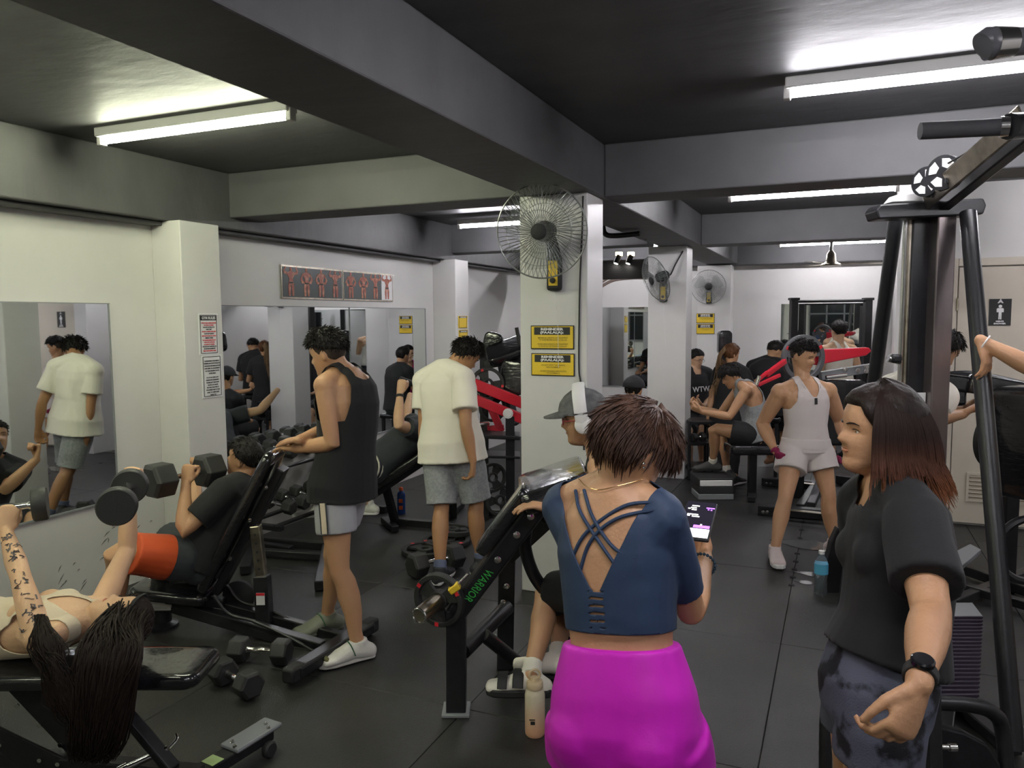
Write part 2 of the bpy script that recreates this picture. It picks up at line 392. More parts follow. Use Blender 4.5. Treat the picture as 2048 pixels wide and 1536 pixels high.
ZB_ = [-.52, -.45, -.35, -.25, -.15, -.05, .05, .15, .25, .35, .43, .48, .5]
YBK = [-.02, -.06, -.13, -.24, -.34, -.405, -.435, -.44, -.415, -.34, -.24, -.11, .0]
ZW = [-.52, -.49, -.44, -.36, -.25, -.12, .0, .1, .2, .3, .4, .47, .5]
WID = [.05, .11, .165, .215, .262, .31, .335, .345, .34, .30, .215, .11, .0]
def head_point(az, z, off=0.0):               # az 0 = face, z -.5 chin .. .5 crown, in head heights
    yf = interp(z, ZF, YFR); yb = interp(z, ZB_, YBK); w_ = interp(z, ZW, WID); yc = (yf + yb) * .42; ex = 2 / 2.25
    s_, c_ = math.sin(az), math.cos(az)
    x = math.copysign(abs(s_) ** ex, s_) * w_; y = yc + math.copysign(abs(c_) ** ex, c_) * ((yf - yc) if c_ > 0 else (yc - yb))
    if c_ > 0:
        pn = interp(z, [-.19, -.15, -.125, -.10, .02, .07], [0, .045, .10, .125, .035, 0]); y += pn * math.exp(-(x / (.050 + .036 * max(0, min(1, (.02 - z) / .12)))) ** 2)
        for sx in (-1, 1):
            y -= .040 * math.exp(-((x - sx * .135) / .065) ** 2 - ((z - .0) / .05) ** 2)
            y += .018 * math.exp(-((x - sx * .17) / .07) ** 2 - ((z + .13) / .07) ** 2)
    p = Vector((x, y, z))
    if off:
        n = Vector((x / max(w_, .1), y / .4, max(0, z - .1) * 2.2)).normalized(); p += n * off
    return p
def smooth01(a, b, x): t = max(0, min(1, (x - a) / (b - a))); return t * t * (3 - 2 * t)
SKIN = {}
def skin(tone):
    return mat('skin_' + tone, dict(light=(.60, .37, .225), medium=(.48, .265, .145), tan=(.40, .205, .10), dark=(.30, .155, .088), pale=(.66, .42, .30))[tone], .46, var=.07, vscale=7, bump=.12, bscale=120, sss=.08)
def hairm(c='black'):
    return mat('hair_' + c, dict(black=(.012, .010, .009), brown=(.055, .026, .016), copper=(.10, .042, .018), fade=(.05, .035, .027), dbrown=(.016, .010, .008))[c], .52, var=.35, vscale=30, bump=.4, bscale=90, stretch=(1, 1, .25), spec=.22)
def onray(p, px, py):
    r = ray(px, py).normalized(); return CAM + r * (p - CAM).dot(r)
TORSO = dict(
    m=[(-.20, .085, .075), (-.10, .150, .108), (.0, .160, .118), (.15, .150, .108), (.35, .138, .102), (.55, .150, .112), (.75, .168, .120), (.90, .165, .105), (1.0, .115, .082), (1.07, .066, .06)],
    f=[(-.22, .090, .080), (-.12, .158, .116), (.0, .174, .128), (.15, .164, .120), (.35, .130, .100), (.55, .138, .106), (.75, .150, .108), (.90, .146, .096), (1.0, .10, .074), (1.07, .056, .055)])
def fy(x, z):                                  # depth of the face surface at width x, height z
    lo, hi = 0.0, math.pi / 2
    for _ in range(24):
        m = (lo + hi) / 2
        if head_point(m, z).x < abs(x): lo = m
        else: hi = m
    return head_point(lo, z).y
class Person:
    def __init__(s, label, H=1.68, sex='m', tone='medium', bulk=1.0, vox=.007, group=None, cat='person'):
        s.H = H; s.S = H / 1.7; s.sex = sex; s.tone = tone; s.bulk = bulk; s.vox = vox; s.label = label; s.group = group; s.armb = 1.0; s.legb = 1.0
        s.arms = {}; s.legs = {}; s.hands = {}; s.extra = []; s.torso_scale = 1.0; s.belly = 0; s.hang = {}
    def dirn(s, phi): return (FWD * math.cos(R(phi)) + RGT * math.sin(R(phi))).normalized()
    def pelvis(s, p, face, lat=None):
        s.PC = p if isinstance(p, Vector) else J(*p); s.face = s.dirn(face) if not isinstance(face, Vector) else face.normalized()
        s.rl = (lat.normalized() if lat is not None else s.face.cross(UP).normalized()); return s
    def neck(s, px, py, sg=0, face=None, bend=0.0, L=None, lat=None, pt=None):
        s.NB = pt if pt is not None else (onray(s.PC, px, py) if sg == 0 else chain(s.PC, px, py, (L or .50) * s.S, sg))
        f = s.dirn(face) if face is not None else s.face
        sp = (s.NB - s.PC).normalized()
        s.rs = (lat.normalized() if lat is not None else f.cross(UP).normalized()); s.rs = (s.rs - sp * s.rs.dot(sp) * .8).normalized()
        s.rl = (s.rl - sp * s.rl.dot(sp) * .5).normalized()
        back = sp.cross(s.rs).normalized()     # towards the person's back
        s.sp = sp; s.back = -back if back.dot(s.face) > 0 and abs(back.dot(s.face)) > .2 else back
        s.bend = bend; return s
    def spine(s, t):
        p = s.PC.lerp(s.NB, t); return p + s.back * (s.bend * max(0, t * (1.15 - t)) * 4)
    def shoulder(s, side, out=.165, up=-.035, fw=0.0, pt=None):
        sg = 1 if side == 'R' else -1
        c = s.NB + s.rs * sg * out * s.S + s.sp * up * s.S - s.back * fw * s.S if pt is None else pt
        s.arms[side] = [c]; return s
    def arm(s, side, elbow, wrist, up=.285, lo=.255):
        sh = s.arms[side][0]
        e = elbow if isinstance(elbow, Vector) else chain(sh, elbow[0], elbow[1], up * s.S, elbow[2])
        w_ = wrist if isinstance(wrist, Vector) else chain(e, wrist[0], wrist[1], lo * s.S, wrist[2])
        s.arms[side] += [e, w_]; return s
    def hand(s, side, tip, palm, curl=.25, spread=.12, thumb=.5, size=1.0):
        w_ = s.arms[side][2]; t = tip if isinstance(tip, Vector) else chain(w_, tip[0], tip[1], .18 * s.S, tip[2])
        s.hands[side] = (w_, (t - w_).normalized(), Vector(palm).normalized(), curl, spread, thumb, size); return s
    def leg(s, side, knee, ankle, toe, th=.42, sh=.41, hw=.09):
        sg = 1 if side == 'R' else -1; h = s.PC + s.rl * sg * hw * s.S
        k = knee if isinstance(knee, Vector) else chain(h, knee[0], knee[1], th * s.S, knee[2])
        a = ankle if isinstance(ankle, Vector) else chain(k, ankle[0], ankle[1], sh * s.S, ankle[2])
        t = toe if isinstance(toe, Vector) else s.dirn(toe)
        s.legs[side] = [h, k, a, t.normalized()]; return s
    def head(s, px, py, sg=0, face=0, pitch=0, roll=0, L=.205, size=1.0, pt=None):
        s.HC = pt if pt is not None else onray(s.NB, px, py); s.hs = .228 * s.S * size
        f = s.dirn(face) if not isinstance(face, Vector) else face.normalized()
        r_ = f.cross(UP).normalized() if abs(f.z) < .95 else s.rs
        f = (Matrix.Rotation(R(pitch), 3, r_) @ f); u = r_.cross(f)
        r_ = Matrix.Rotation(R(roll), 3, f) @ r_; u = Matrix.Rotation(R(roll), 3, f) @ u
        s.HM = Matrix((r_, f, u)).transposed(); return s
    def hp(s, v): return s.HC + s.HM @ (Vector(v) * s.hs)
    # primitives
    def add_torso(s, mb, inf=0.0, t0=-.30, t1=2, seg=28, flare=0.0, wmul=1.0, hold=False):
        rows = TORSO[s.sex]; pts = []
        if hold: rows = [(min(t0, -.06), rows[2][1] * .99, rows[2][2] * 1.0)] + [(t, max(a, rows[2][1] * .97) if t < 0 else a, max(b, rows[2][2] * .98) if t < 0 else b) for t, a, b in rows if t > min(t0, -.06)]
        rr = []
        for t, a, b in rows:
            if t < t0 or t > t1: continue
            pts.append(t); k = s.bulk * s.S * s.torso_scale * (wmul if t < .95 else 1); q = inf + flare * max(0, .7 - t)
            bb = s.belly * math.exp(-((t - .25) / .25) ** 2)
            rr.append((a * k + q, b * k + q * .9 + bb))
        if t0 > rows[0][0] + .01 and pts and pts[0] > t0 + .01:
            a = np.interp(t0, [r_[0] for r_ in rows], [r_[1] for r_ in rows]) * s.bulk * s.S * wmul; b = np.interp(t0, [r_[0] for r_ in rows], [r_[2] for r_ in rows]) * s.bulk * s.S * wmul
            pts = [t0] + pts; q = inf + flare * max(0, .7 - t0); rr = [(a + q, b + q * .9)] + rr
        P_ = [s.spine(t) for t in pts]; rings = []
        for i, t in enumerate(pts):
            tg = (P_[min(i + 1, len(P_) - 1)] - P_[max(i - 1, 0)]).normalized(); lat = s.rl.lerp(s.rs, max(0, min(1, t))); lat = (lat - tg * lat.dot(tg)).normalized(); u = tg.cross(lat)
            ring = []
            for k in range(seg):
                a = 2 * math.pi * k / seg; ca, sa = math.cos(a), math.sin(a); e = 2 / 2.4
                ring.append(P_[i] + lat * math.copysign(abs(ca) ** e, ca) * rr[i][0] + u * math.copysign(abs(sa) ** e, sa) * rr[i][1])
            rings.append(ring)
        mb.loft(rings)
    def add_shoulders(s, mb, inf=0.0):
        for sd, a in s.arms.items():
            b = s.bulk * s.S; sg = 1 if sd == 'R' else -1
            mb.ell(a[0], [(.057 if s.sex == 'm' else .051) * b * s.armb + inf] * 3, seg=16)
            mb.tube([s.NB + s.sp * .03 * s.S, a[0] + s.sp * .012], [.050 * b + inf, .048 * b + inf], 14, dome=True)
            mb.tube([s.spine(.80) + s.rs * sg * .07 * s.S, a[0]], [.085 * b + inf, .055 * b + inf], 14, dome=True)
    def arm_pts(s, sd, t1=2.0):               # t: 0 shoulder, 1 elbow, 2 wrist
        a = s.arms[sd]; T = [0, .25, .55, .85, 1, 1.12, 1.3, 1.55, 1.8, 2]; RR = [.052, .051, .047, .040, .0385, .040, .0415, .036, .0285, .026]
        out = []; 
        if t1 < 2: RR = RR + [np.interp(t1, T, RR)]; T = T + [t1]
        for t, r in sorted(zip(T, RR)):
            if t > t1 + 1e-6: continue
            p = a[0].lerp(a[1], t) if t <= 1 else a[1].lerp(a[2], t - 1); out.append((p, r * s.S * s.bulk * s.armb if t < 1.6 else r * s.S * (s.bulk * .4 + .6)))
        return out
    def leg_pts(s, sd, t0=0, t1=2.0):
        h, k, a, t_ = s.legs[sd]; T = [0, .15, .4, .7, .93, 1.05, 1.2, 1.38, 1.6, 1.85, 2]; RR = [.088, .090, .080, .064, .054, .050, .053, .056, .046, .035, .035]
        if t1 < 2: RR = RR + [np.interp(t1, T, RR)]; T = T + [t1]
        out = []; bend = ((h - k).normalized() + (a - k).normalized()); bk = bend if bend.length > .12 else -t_ * 1.0
        ax = (a - k).normalized(); bk = (bk - ax * bk.dot(ax)).normalized() if (bk - ax * bk.dot(ax)).length > 1e-3 else Vector((0, 0, 0))
        for t, r in sorted(zip(T, RR)):
            if t > t1 + 1e-6 or t < t0: continue
            p = h.lerp(k, t) if t <= 1 else k.lerp(a, t - 1)
            if 1.1 < t < 1.7: p = p + bk * .014 * s.S
            out.append((p, r * s.S * s.bulk * s.legb * (1.06 if s.sex == 'f' and t < .8 else 1)))
        return out
    def add_hand(s, mb, sd):
        if sd not in s.hands: return
        w_, D, N, curl, spread, thumb, size = s.hands[sd]; S = s.S * size
        side = D.cross(N).normalized() if sd == 'R' else N.cross(D).normalized(); N = (N - D * N.dot(D)).normalized()
        pl = .095 * S; mb.tube([w_ - D * .01, w_ + D * .03 * S, w_ + D * .07 * S, w_ + D * pl], [(.026 * S, .019 * S), (.034 * S, .018 * S), (.040 * S, .016 * S), (.038 * S, .013 * S)], 14, side=side, dome=True)
        LEN = [(.030, .046, .026, .020), (.010, .050, .029, .021), (-.010, .046, .027, .020), (-.029, .037, .021, .018)]
        for i, (o, a, b, c) in enumerate(LEN):
            ang = 0; p = w_ + D * (pl - .012 * S) + side * o * S; pts = [p - D * .02 * S, p]; d0 = (D + side * spread * (1.2 - i * .8)).normalized()
            for ln, k in ((a, .9), (b, 1.1), (c, .7)):
                ang += curl * R(95) * k; d = d0 * math.cos(ang) + N * math.sin(ang); p = p + d * ln * S; pts.append(p)
            mb.tube(pts, [.0095 * S, .0095 * S, .0088 * S, .008 * S, .007 * S], 8, dome=True)
        p = w_ + D * .025 * S + side * .024 * S; d = (D * .75 + side * (.75 - .5 * curl) + N * (.2 + thumb * .5)).normalized(); q = p + d * .042 * S; d2 = (D * .9 + side * (.35 - .75 * curl * thumb) + N * (.25 + .8 * thumb * curl)).normalized(); r_ = q + d2 * .033 * S; d3 = (d2 + (-side * .6 + N * .3) * curl).normalized()
        mb.tube([p, q, r_, r_ + d3 * .024 * S], [.016 * S, .0125 * S, .0105 * S, .0085 * S], 8, dome=True)
    def add_foot(s, mb, sd, inf=0.0):
        h, k, a, t_ = s.legs[sd]; S = s.S; sh = (a - k).normalized(); u = (-sh - t_ * (-sh).dot(t_)).normalized() if abs(sh.dot(t_)) < .97 else UP
        if -sh.z > .45: u = UP.copy()
        t_ = (t_ - u * t_.dot(u)).normalized(); lat = t_.cross(u)
        P_ = [(-.055, -.045, .030, .030), (-.03, -.035, .034, .038), (.03, -.025, .036, .042), (.08, -.040, .040, .028), (.13, -.050, .044, .019), (.17, -.053, .040, .014)]
        mb.tube([a + t_ * x * S + u * z * S for x, z, _, _ in P_], [(w_ * S + inf, v * S + inf) for _, _, w_, v in P_], 14, side=lat, dome=True)
        return t_, u
    def build_body(s, root=None, name='body', skip_feet=()):
        mb = MB(); s.add_torso(mb); s.add_shoulders(mb); S = s.S; b = s.bulk
        for sd in s.arms:
            if len(s.arms[sd]) == 3: q = s.arm_pts(sd); mb.tube([x for x, _ in q], [r for _, r in q], 16, dome=True); s.add_hand(mb, sd)
        for sd in s.legs:
            q = s.leg_pts(sd); mb.tube([x for x, _ in q], [r for _, r in q], 18, dome=True)
            if sd not in skip_feet: s.add_foot(mb, sd)
            h = s.legs[sd][0]; mb.ell(h.lerp(s.PC, .22) + s.back * .035 * S - s.sp * .02 * S, [(.088 if s.sex == 'f' else .095) * S * b] * 3, seg=16)
        f = -s.back
        if s.sex == 'm':
            for g in (-1, 1): mb.ell(s.spine(.76) + f * .065 * S * b + s.rs * g * .07 * S * b, (.075 * S * b, .045 * S * b, .06 * S * b), Matrix((s.rs, f, s.sp)).transposed(), 14)
        else:
            for g in (-1, 1): mb.ell(s.spine(.68) + f * .068 * S * b + s.rs * g * .066 * S * b, (.060 * S * b, .060 * S * b, .060 * S * b), Matrix((s.rs, f, s.sp)).transposed(), 14)
        if hasattr(s, 'HC'):
            nb = s.NB + s.sp * .0; skull = s.hp((0, -.12, -.12)); nr = .053 * S * (b * .5 + .5) * (.9 if s.sex == 'f' else 1)
            mb.tube([nb - s.sp * .05, nb.lerp(skull, .5), skull], [nr * 1.25, nr, nr * .98], 18, dome=True)
            rings = []; NZ = 30
            for i in range(NZ + 1):
                z = -.52 + 1.018 * (1 - math.cos(math.pi * i / NZ)) / 2
                rings.append([s.hp(head_point(2 * math.pi * k / 44, z)) for k in range(44)])
            mb.loft(rings)
            for sx in (-1, 1):
                m3 = s.HM @ Matrix.Rotation(R(-14) * 1, 3, 'X') @ Matrix.Rotation(R(22) * sx, 3, 'Z'); c = s.hp((.338 * sx, -.055, -.035)); h = s.hs
                mb.ell(c, (.030 * h, .075 * h, .135 * h), m3, 12, 8)
        for fn in s.extra: fn(mb)
        s.me = remesh(mb, s.vox, 3, .5)
        V, _ = tris(s.me); z0 = max(0.0, 0)
        s.root = root or empty('person', s.label, 'person', (s.PC.x, s.PC.y, 0), s.group)
        bm_ = s.me.copy(); link_mesh(name, bm_, skin(s.tone), s.root)
        if hasattr(s, 'HC'): s.face_parts()
        return s
    def face_parts(s):
        h = s.hs
        def on(x, z, e=0.0, sx=1): return s.hp((x * sx, fy(x, z) + e, z))
        for sx in (-1, 1):
            y0 = fy(.135, -.002); mb = MB(); mb.ell(s.hp((.135 * sx, y0 - .022, -.002)), (.054 * h, .046 * h, .030 * h), s.HM, 12, 8); e = mb.build('eye', mat('eye_white', (.55, .52, .48), .25), s.root)
            mb = MB(); mb.ell(s.hp((.137 * sx, y0 - .007, -.003)), (.021 * h, .034 * h, .023 * h), s.HM, 10, 8); mb.build('iris', mat('iris_dark', (.012, .007, .005), .15), e)
            lid = MB(); lid.tube([on(x, z, .004, sx) for x, z in ((.08, .008), (.105, .024), (.14, .030), (.175, .022), (.20, .004))], [.003 * h, .008 * h, .009 * h, .008 * h, .003 * h], 6)
            lid.build('eyelid', mat('lash', (.03, .016, .012), .6), s.root)
            br = MB(); br.tube([on(x, z, .002, sx) for x, z in ((.06, .078), (.11, .094), (.17, .096), (.225, .078))], [(.012 * h, .006 * h)] + [(.014 * h, .008 * h)] * 2 + [(.004 * h, .003 * h)], 8)
            br.build('eyebrow', hairm('black'), s.root)
        lm = mat('lips_' + s.tone, tuple(c * f for c, f in zip(SKINC[s.tone], (.95, .62, .62))), .4); mb = MB()
        for z, r_ in ((-.205, .013), (-.243, .016)):
            mb.tube([on(abs(x), z + q, -.003, 1 if x >= 0 else -1) for x, q in ((-.095, -.008 if z > -.22 else .012), (-.05, 0), (0, .002), (.05, 0), (.095, -.008 if z > -.22 else .012))], [(.004 * h, .004 * h), (.011 * h, r_ * h), (.012 * h, r_ * h), (.011 * h, r_ * h), (.004 * h, .004 * h)], 10)
        mb.build('lips', lm, s.root)
    # hair: a cap that follows the skull and dips under the skin outside the hairline
    def hair(s, th=.07, c='black', line=None, top=1.0, rough=.02, strands=0, slen=.12, sdown=.6, seed=1, name='hair', back=-.27, front=.27, temple=.17, ear=.02, vol=None, scat=.5):
        rs = random.Random(seed); NA, NZ = 64, 44; rings = []
        A = [0, 35, 62, 80, 100, 125, 150, 180]; Z0 = [front, front - .01, temple + .03, ear, ear - .10, back + .06, back + .01, back]
        if line: A, Z0 = line
        ph = [(rs.uniform(0, 6), rs.uniform(0, 6), rs.randint(3, 11), rs.uniform(8, 24)) for _ in range(8)]
        def off(az, z):
            ad = abs(math.degrees((az + math.pi) % (2 * math.pi) - math.pi)); m = smooth01(-.035, .05, z - interp(ad, A, Z0))
            n = sum(math.sin(a * az + p + 1.5 * math.sin(b * z + q)) * math.sin(b * z + q) for p, q, a, b in ph) / 8
            t = th * (.35 + .65 * smooth01(-.25, .25, z)) * (1 + (top - 1) * smooth01(.2, .5, z)); 
            if vol: t += vol(ad, z)
            return -.05 * (1 - m) + m * (t + rough * n * 2)
        for i in range(NZ + 1):
            z = -.45 + .945 * (1 - math.cos(math.pi * i / NZ)) / 2
            rings.append([s.hp(head_point(2 * math.pi * k / NA, z, off(2 * math.pi * k / NA, z))) for k in range(NA)])
        mb = MB(); mb.loft(rings)
        for _ in range(strands):
            az = rs.uniform(-math.pi, math.pi); ad = abs(math.degrees(az)); z = interp(ad, A, Z0) + (rs.random() ** .8) * (.5 - interp(ad, A, Z0)); z = min(z, .485)
            o = off(az, z) - .02; p = s.hp(head_point(az, z, o)); n = (s.hp(head_point(az, z, o + .1)) - p).normalized()
            dn = (s.hp(head_point(az, z - .03, o)) - p).normalized(); j = Vector((rs.gauss(0, 1), rs.gauss(0, 1), rs.gauss(0, 1))) * scat
            d = (n * (1 - sdown) + dn * sdown + j * .5).normalized(); L_ = slen * s.hs * rs.uniform(.5, 1.2); r0 = .0016 + .0014 * rs.random()
            mb.tube([p, p + d * L_ * .5, p + (d * .8 + dn * .35).normalized() * L_], [r0, r0 * .9, .0004], 4, cap=False)
        return mb.build(name, hairm(c), s.root, angle=80)
    # garments
    def garment(s, name, m, t0=-.2, inf=.012, flare=0.0, sleeve=None, sinf=.014, legs=None, linf=.02, lflare=.02, top=1.0, neckr=.070, vox=None, wr=.004, seed=1, dirn=None, t1=2, sflare=.01, waist=None, wmul=1.0, extra=None, nfw=.03, parent=None, scale=22, it=9, nlow=.045, lramp=.35):
        mb = MB(); S = s.S
        if top is not None: s.add_torso(mb, inf, t0, t1, flare=flare, wmul=wmul, hold=t1 > 1)
        if top is not None and t1 > 1 and s.arms: s.add_shoulders(mb, inf)
        if s.sex == 'f' and t1 > 1:
            f = -s.back
            for g in (-1, 1): mb.ell(s.spine(.68) + f * .068 * S * s.bulk + s.rs * g * .066 * S * s.bulk, [.060 * S * s.bulk + inf] * 3, seg=14)
        if s.sex == 'm' and t1 > 1:
            f = -s.back
            for g in (-1, 1): mb.ell(s.spine(.76) + f * .065 * S * s.bulk + s.rs * g * .07 * S * s.bulk, (.075 * S + inf, .045 * S + inf, .06 * S + inf), Matrix((s.rs, f, s.sp)).transposed(), 14)
        if sleeve:
            for sd in s.arms:
                if len(s.arms[sd]) < 3: continue
                sl = sleeve[sd] if isinstance(sleeve, dict) else sleeve
                q = s.arm_pts(sd, sl); mb.tube([a_ for a_ in [q[0][0] + (q[0][0] - q[1][0]) * .2] + [x for x, _ in q]], [q[0][1] * .8 + sinf] + [r + sinf + sflare * i / len(q) for i, (_, r) in enumerate(q)], 18)
        if legs:
            for sd in s.legs:
                lg = legs[sd] if isinstance(legs, dict) else legs
                q = s.leg_pts(sd, 0, lg); mb.tube([x for x, _ in q], [r + linf * (lramp + (1 - lramp) * min(1, i / 2.2)) + lflare * i / len(q) for i, (_, r) in enumerate(q)], 20)
                h = s.legs[sd][0]; mb.ell(h.lerp(s.PC, .22) + s.back * .035 * S - s.sp * .02 * S, [(.088 if s.sex == 'f' else .090) * S * s.bulk + min(linf, .008 if lramp < 1 else .02)] * 3, seg=16)
        if extra: extra(mb)
        me = remesh(mb, vox or max(s.vox, .006), it, .5)
        wrinkle(me, wr, scale, seed, dirn)
        if top is not None and t1 > 1:
            nb = np.array(s.NB - s.back * nfw * S * -0 + (-s.back) * nfw * S); sp = np.array(s.sp); f = np.array(-s.back)
            base = np.array(s.NB)
            def g(V):
                d = V - nb; ax = d @ sp; rad = np.linalg.norm(d - np.outer(ax, sp), axis=1)
                return np.where(ax > -nlow * S, rad - neckr * S, 1.0) if True else None
            me = clip(me, g)
        o = link_mesh(name, me, m, parent or s.root); sl = o.modifiers.new('thick', 'SOLIDIFY'); sl.thickness = .003; sl.offset = -1
        return o
    def shoe(s, sd, m, sole=None, name='shoe', inf=.009, open_=False):
        h, k, a, t_ = s.legs[sd]; S = s.S; mb = MB(); t2, u = s.add_foot(mb, sd, inf); lat = t2.cross(u)
        mb.tube([a - t2 * .01 - u * .02, a - t2 * .005 + u * .025 * S], [.043 * S, .042 * S], 14)
        o = link_mesh(name, remesh(mb, .006, 4), m, s.root)
        so = MB(); bt = a - u * .078 * S; pr = [(-.085, .022), (-.07, .034), (0, .036), (.07, .044), (.13, .05), (.18, .042), (.205, .02)]
        L_ = [bt + t2 * x * S + lat * w_ * S for x, w_ in pr] + [bt + t2 * x * S - lat * w_ * S for x, w_ in reversed(pr)]
        so.prism(L_, u * .028 * S); so.build('sole', sole or M['white'], o, bevel=.006)
        return o
    def sock(s, sd, m, h0=1.72):
        q = s.leg_pts(sd, h0, 2.0); mb = MB(); mb.tube([x for x, _ in q], [r + .007 for _, r in q], 16); s.add_foot(mb, sd, .006)
        return link_mesh('sock', remesh(mb, .006, 3), m, s.root)
SKINC = dict(light=(.60, .37, .225), medium=(.48, .265, .145), tan=(.40, .205, .10), dark=(.30, .155, .088), pale=(.66, .42, .30))
def cloth(name, c, rough=.85, bump=.07, **k): return mat('cloth_' + name, c, rough, bump=bump, bscale=k.pop('bscale', 240), sheen=.04, **k)
def beltline(o, *a): return o
# ------------------------------------------------------------------ people: figures
from mathutils.bvhtree import BVHTree
def floor_leg(s, side, px, py, toe, kf=.03, zf=.085, d=None, bent=False):      # ankle over a point of the floor
    g = onz(px, py, zf * s.S) if d is None else J(px, py, d); g.z = zf * s.S
    sg = 1 if side == 'R' else -1; h = s.PC + s.rl * sg * .09 * s.S
    L1, L2 = .42 * s.S, .41 * s.S; v = g - h
    if not bent: q_ = v.length * 1.004 / (L1 + L2); L1 *= q_; L2 *= q_
    dd = 0; dd = min(v.length, (L1 + L2) * .999); g = h + v.normalized() * dd if v.length > L1 + L2 else g
    t = s.dirn(toe) if not isinstance(toe, Vector) else toe
    a = (L1 * L1 - L2 * L2 + dd * dd) / (2 * dd); hh = math.sqrt(max(0, L1 * L1 - a * a)); n = v.normalized(); pf = (t - n * t.dot(n)).normalized()
    s.legs[side] = [h, h + n * a + pf * hh, g, t.normalized()]; return s
def surf(s, u, t, off=.003, back=True, bvh=[None, None]):
    if bvh[0] is not s: bvh[0] = s; V, T = tris(s.me); bvh[1] = BVHTree.FromPolygons(V.tolist(), T.tolist())
    dr = s.back if back else -s.back
    lat = s.rl.lerp(s.rs, max(0, min(1, t))).normalized(); o = s.spine(t) + lat * u + dr * .5; h = bvh[1].ray_cast(o, -dr)
    return (h[0] + h[1] * off) if h[0] is not None else s.spine(t) + lat * u + dr * .1
CL = dict(black=cloth('black', (.011, .011, .0125)), white=cloth('white', (.78, .74, .64)), grey=cloth('grey', (.24, .25, .26), bscale=300, col2=(.32, .33, .33), vscale=60), navy=cloth('navy', (.016, .036, .085), .62, bump=.03),
          mag=cloth('magenta', (.55, .004, .46), .55, bump=.03), orange=cloth('orange', (.55, .075, .015), .6), char=cloth('charcoal', (.035, .04, .045)), cream=cloth('cream', (.60, .51, .38)), lgrey=cloth('light_grey', (.36, .36, .38)), dred=cloth('magenta_tee', (.30, .01, .09)))
# 1 --- woman with the phone, foreground
w1 = Person('person with short brown hair, open-back navy crop top and magenta shorts looking at a phone', 1.60, 'f', 'medium', .93, .0048)
w1.pelvis(J(1250, 1450, 1.62), 28).neck(1228, 990, 0, face=38, bend=.0).shoulder('R', .124, -.055).shoulder('L', .145, -.035)
w1.arm('R', (1382, 1222, 1), (1408, 1118, 1)); w1.arm('L', (1215, 1190, 1), (1352, 1098, 1))
w1.hand('R', (1398, 1045, 1), -w1.dirn(60) * .2 + UP * .4 - RGT * .8, .28, .1, .6); w1.hand('L', (1385, 1040, 1), RGT * .7 + UP * .5, .3, .1, .6)
floor_leg(w1, 'R', 1420, 1900, 30, d=1.76); floor_leg(w1, 'L', 1160, 1900, 20, d=1.62)
w1.head(1267, 903, 0, face=62, pitch=-34, L=.20); w1.build_body()
w1.hair(.072, 'brown', top=.9, rough=.03, strands=2600, slen=.26, sdown=.93, back=-.20, front=.14, temple=.10, ear=.07, seed=4, scat=.16, vol=lambda a, z: .06 * smooth01(40, 10, a) * smooth01(.0, .2, z) + .05 * smooth01(120, 180, a) * smooth01(-.1, .15, z))
def top_field(V):
    d = V - np.array(w1.PC); L = (w1.NB - w1.PC).length; t = d @ np.array(w1.sp) / L
    rs_ = np.array(w1.rs); bk = np.array(w1.back); sp = np.array([w1.spine(x)[:] for x in (0, .5, 1)])
    dd = V - (np.array(w1.PC) + np.outer(t, np.array(w1.NB - w1.PC))); u = dd @ rs_; b = dd @ bk
    half = np.interp(t, [.56, .60, .80, 1.0, 1.2], [-.05, .012, .068, .115, .15])
    hole = np.where(b > -.01, np.abs(u) - half, .1)
    lad = np.abs(((t - .44) / .03) % 1 - .5) * .03 * .45 - .0016
    inlad = (t > .435) & (t < .595) & (b > 0)
    h2 = np.where(inlad, np.maximum(np.abs(u) - .019, .0045 - (np.abs(((t - .435) / .032) % 1 - .5) * .014)), .1)
    neckf = np.linalg.norm((V - np.array(w1.NB - w1.back * .04)) - np.outer((V - np.array(w1.NB)) @ np.array(w1.sp), np.array(w1.sp)), axis=1) - .085
    neckf = np.where(t > .85, neckf, .1)
    return np.minimum(np.minimum(hole, h2), np.minimum(neckf, (t - .415) * .45))
mb = MB(); w1.add_torso(mb, .008, .2, 2); w1.add_shoulders(mb, .009)
for sd in 'RL':
    q = w1.arm_pts(sd, .78); mb.tube([x for x, _ in q], [r + .009 for _, r in q], 20)
for g in (-1, 1): mb.ell(w1.spine(.68) - w1.back * .066 * w1.S + w1.rs * g * .064 * w1.S, [.056 * w1.S + .008] * 3, seg=14)
me = remesh(mb, .005, 4); wrinkle(me, .0022, 55, 3, tuple(w1.sp)); me = clip(me, top_field)
ct = link_mesh('crop_top', me, CL['navy'], w1.root); m_ = ct.modifiers.new('thick', 'SOLIDIFY'); m_.thickness = .003; m_.offset = -1
for pts in ([(-.075, 1.02), (-.04, .92), (.02, .78), (.065, .66)], [(-.045, 1.02), (-.005, .90), (.045, .78), (.088, .74)], [(.12, .97), (.06, .95), (-.02, .84), (-.062, .72)], [(.13, .94), (.05, .90), (-.01, .80), (-.045, .64)]):
    st = MB(); P_ = curve_pts([surf(w1, u, t, .004) for u, t in pts], 6); st.tube(P_, .0042, 8); st.build('back_strap', CL['navy'], ct)
sh = w1.garment('shorts', CL['mag'], -.2, .017, t1=.36, legs={'R': .62, 'L': .26}, linf=.018, lflare=.0, wr=.0018, it=12, lramp=1, scale=38, vox=.0055, dirn=tuple(w1.sp))
nk = MB(); nk.tube(curve_pts([surf(w1, u, t, .006) for u, t in ((-.075, 1.07), (-.04, 1.035), (0, 1.02), (.04, 1.035), (.08, 1.07))], 5), .0010, 6); nk.build('necklace', mat('gold', (.7, .45, .2), .25, 1.0), w1.root)
er = MB()
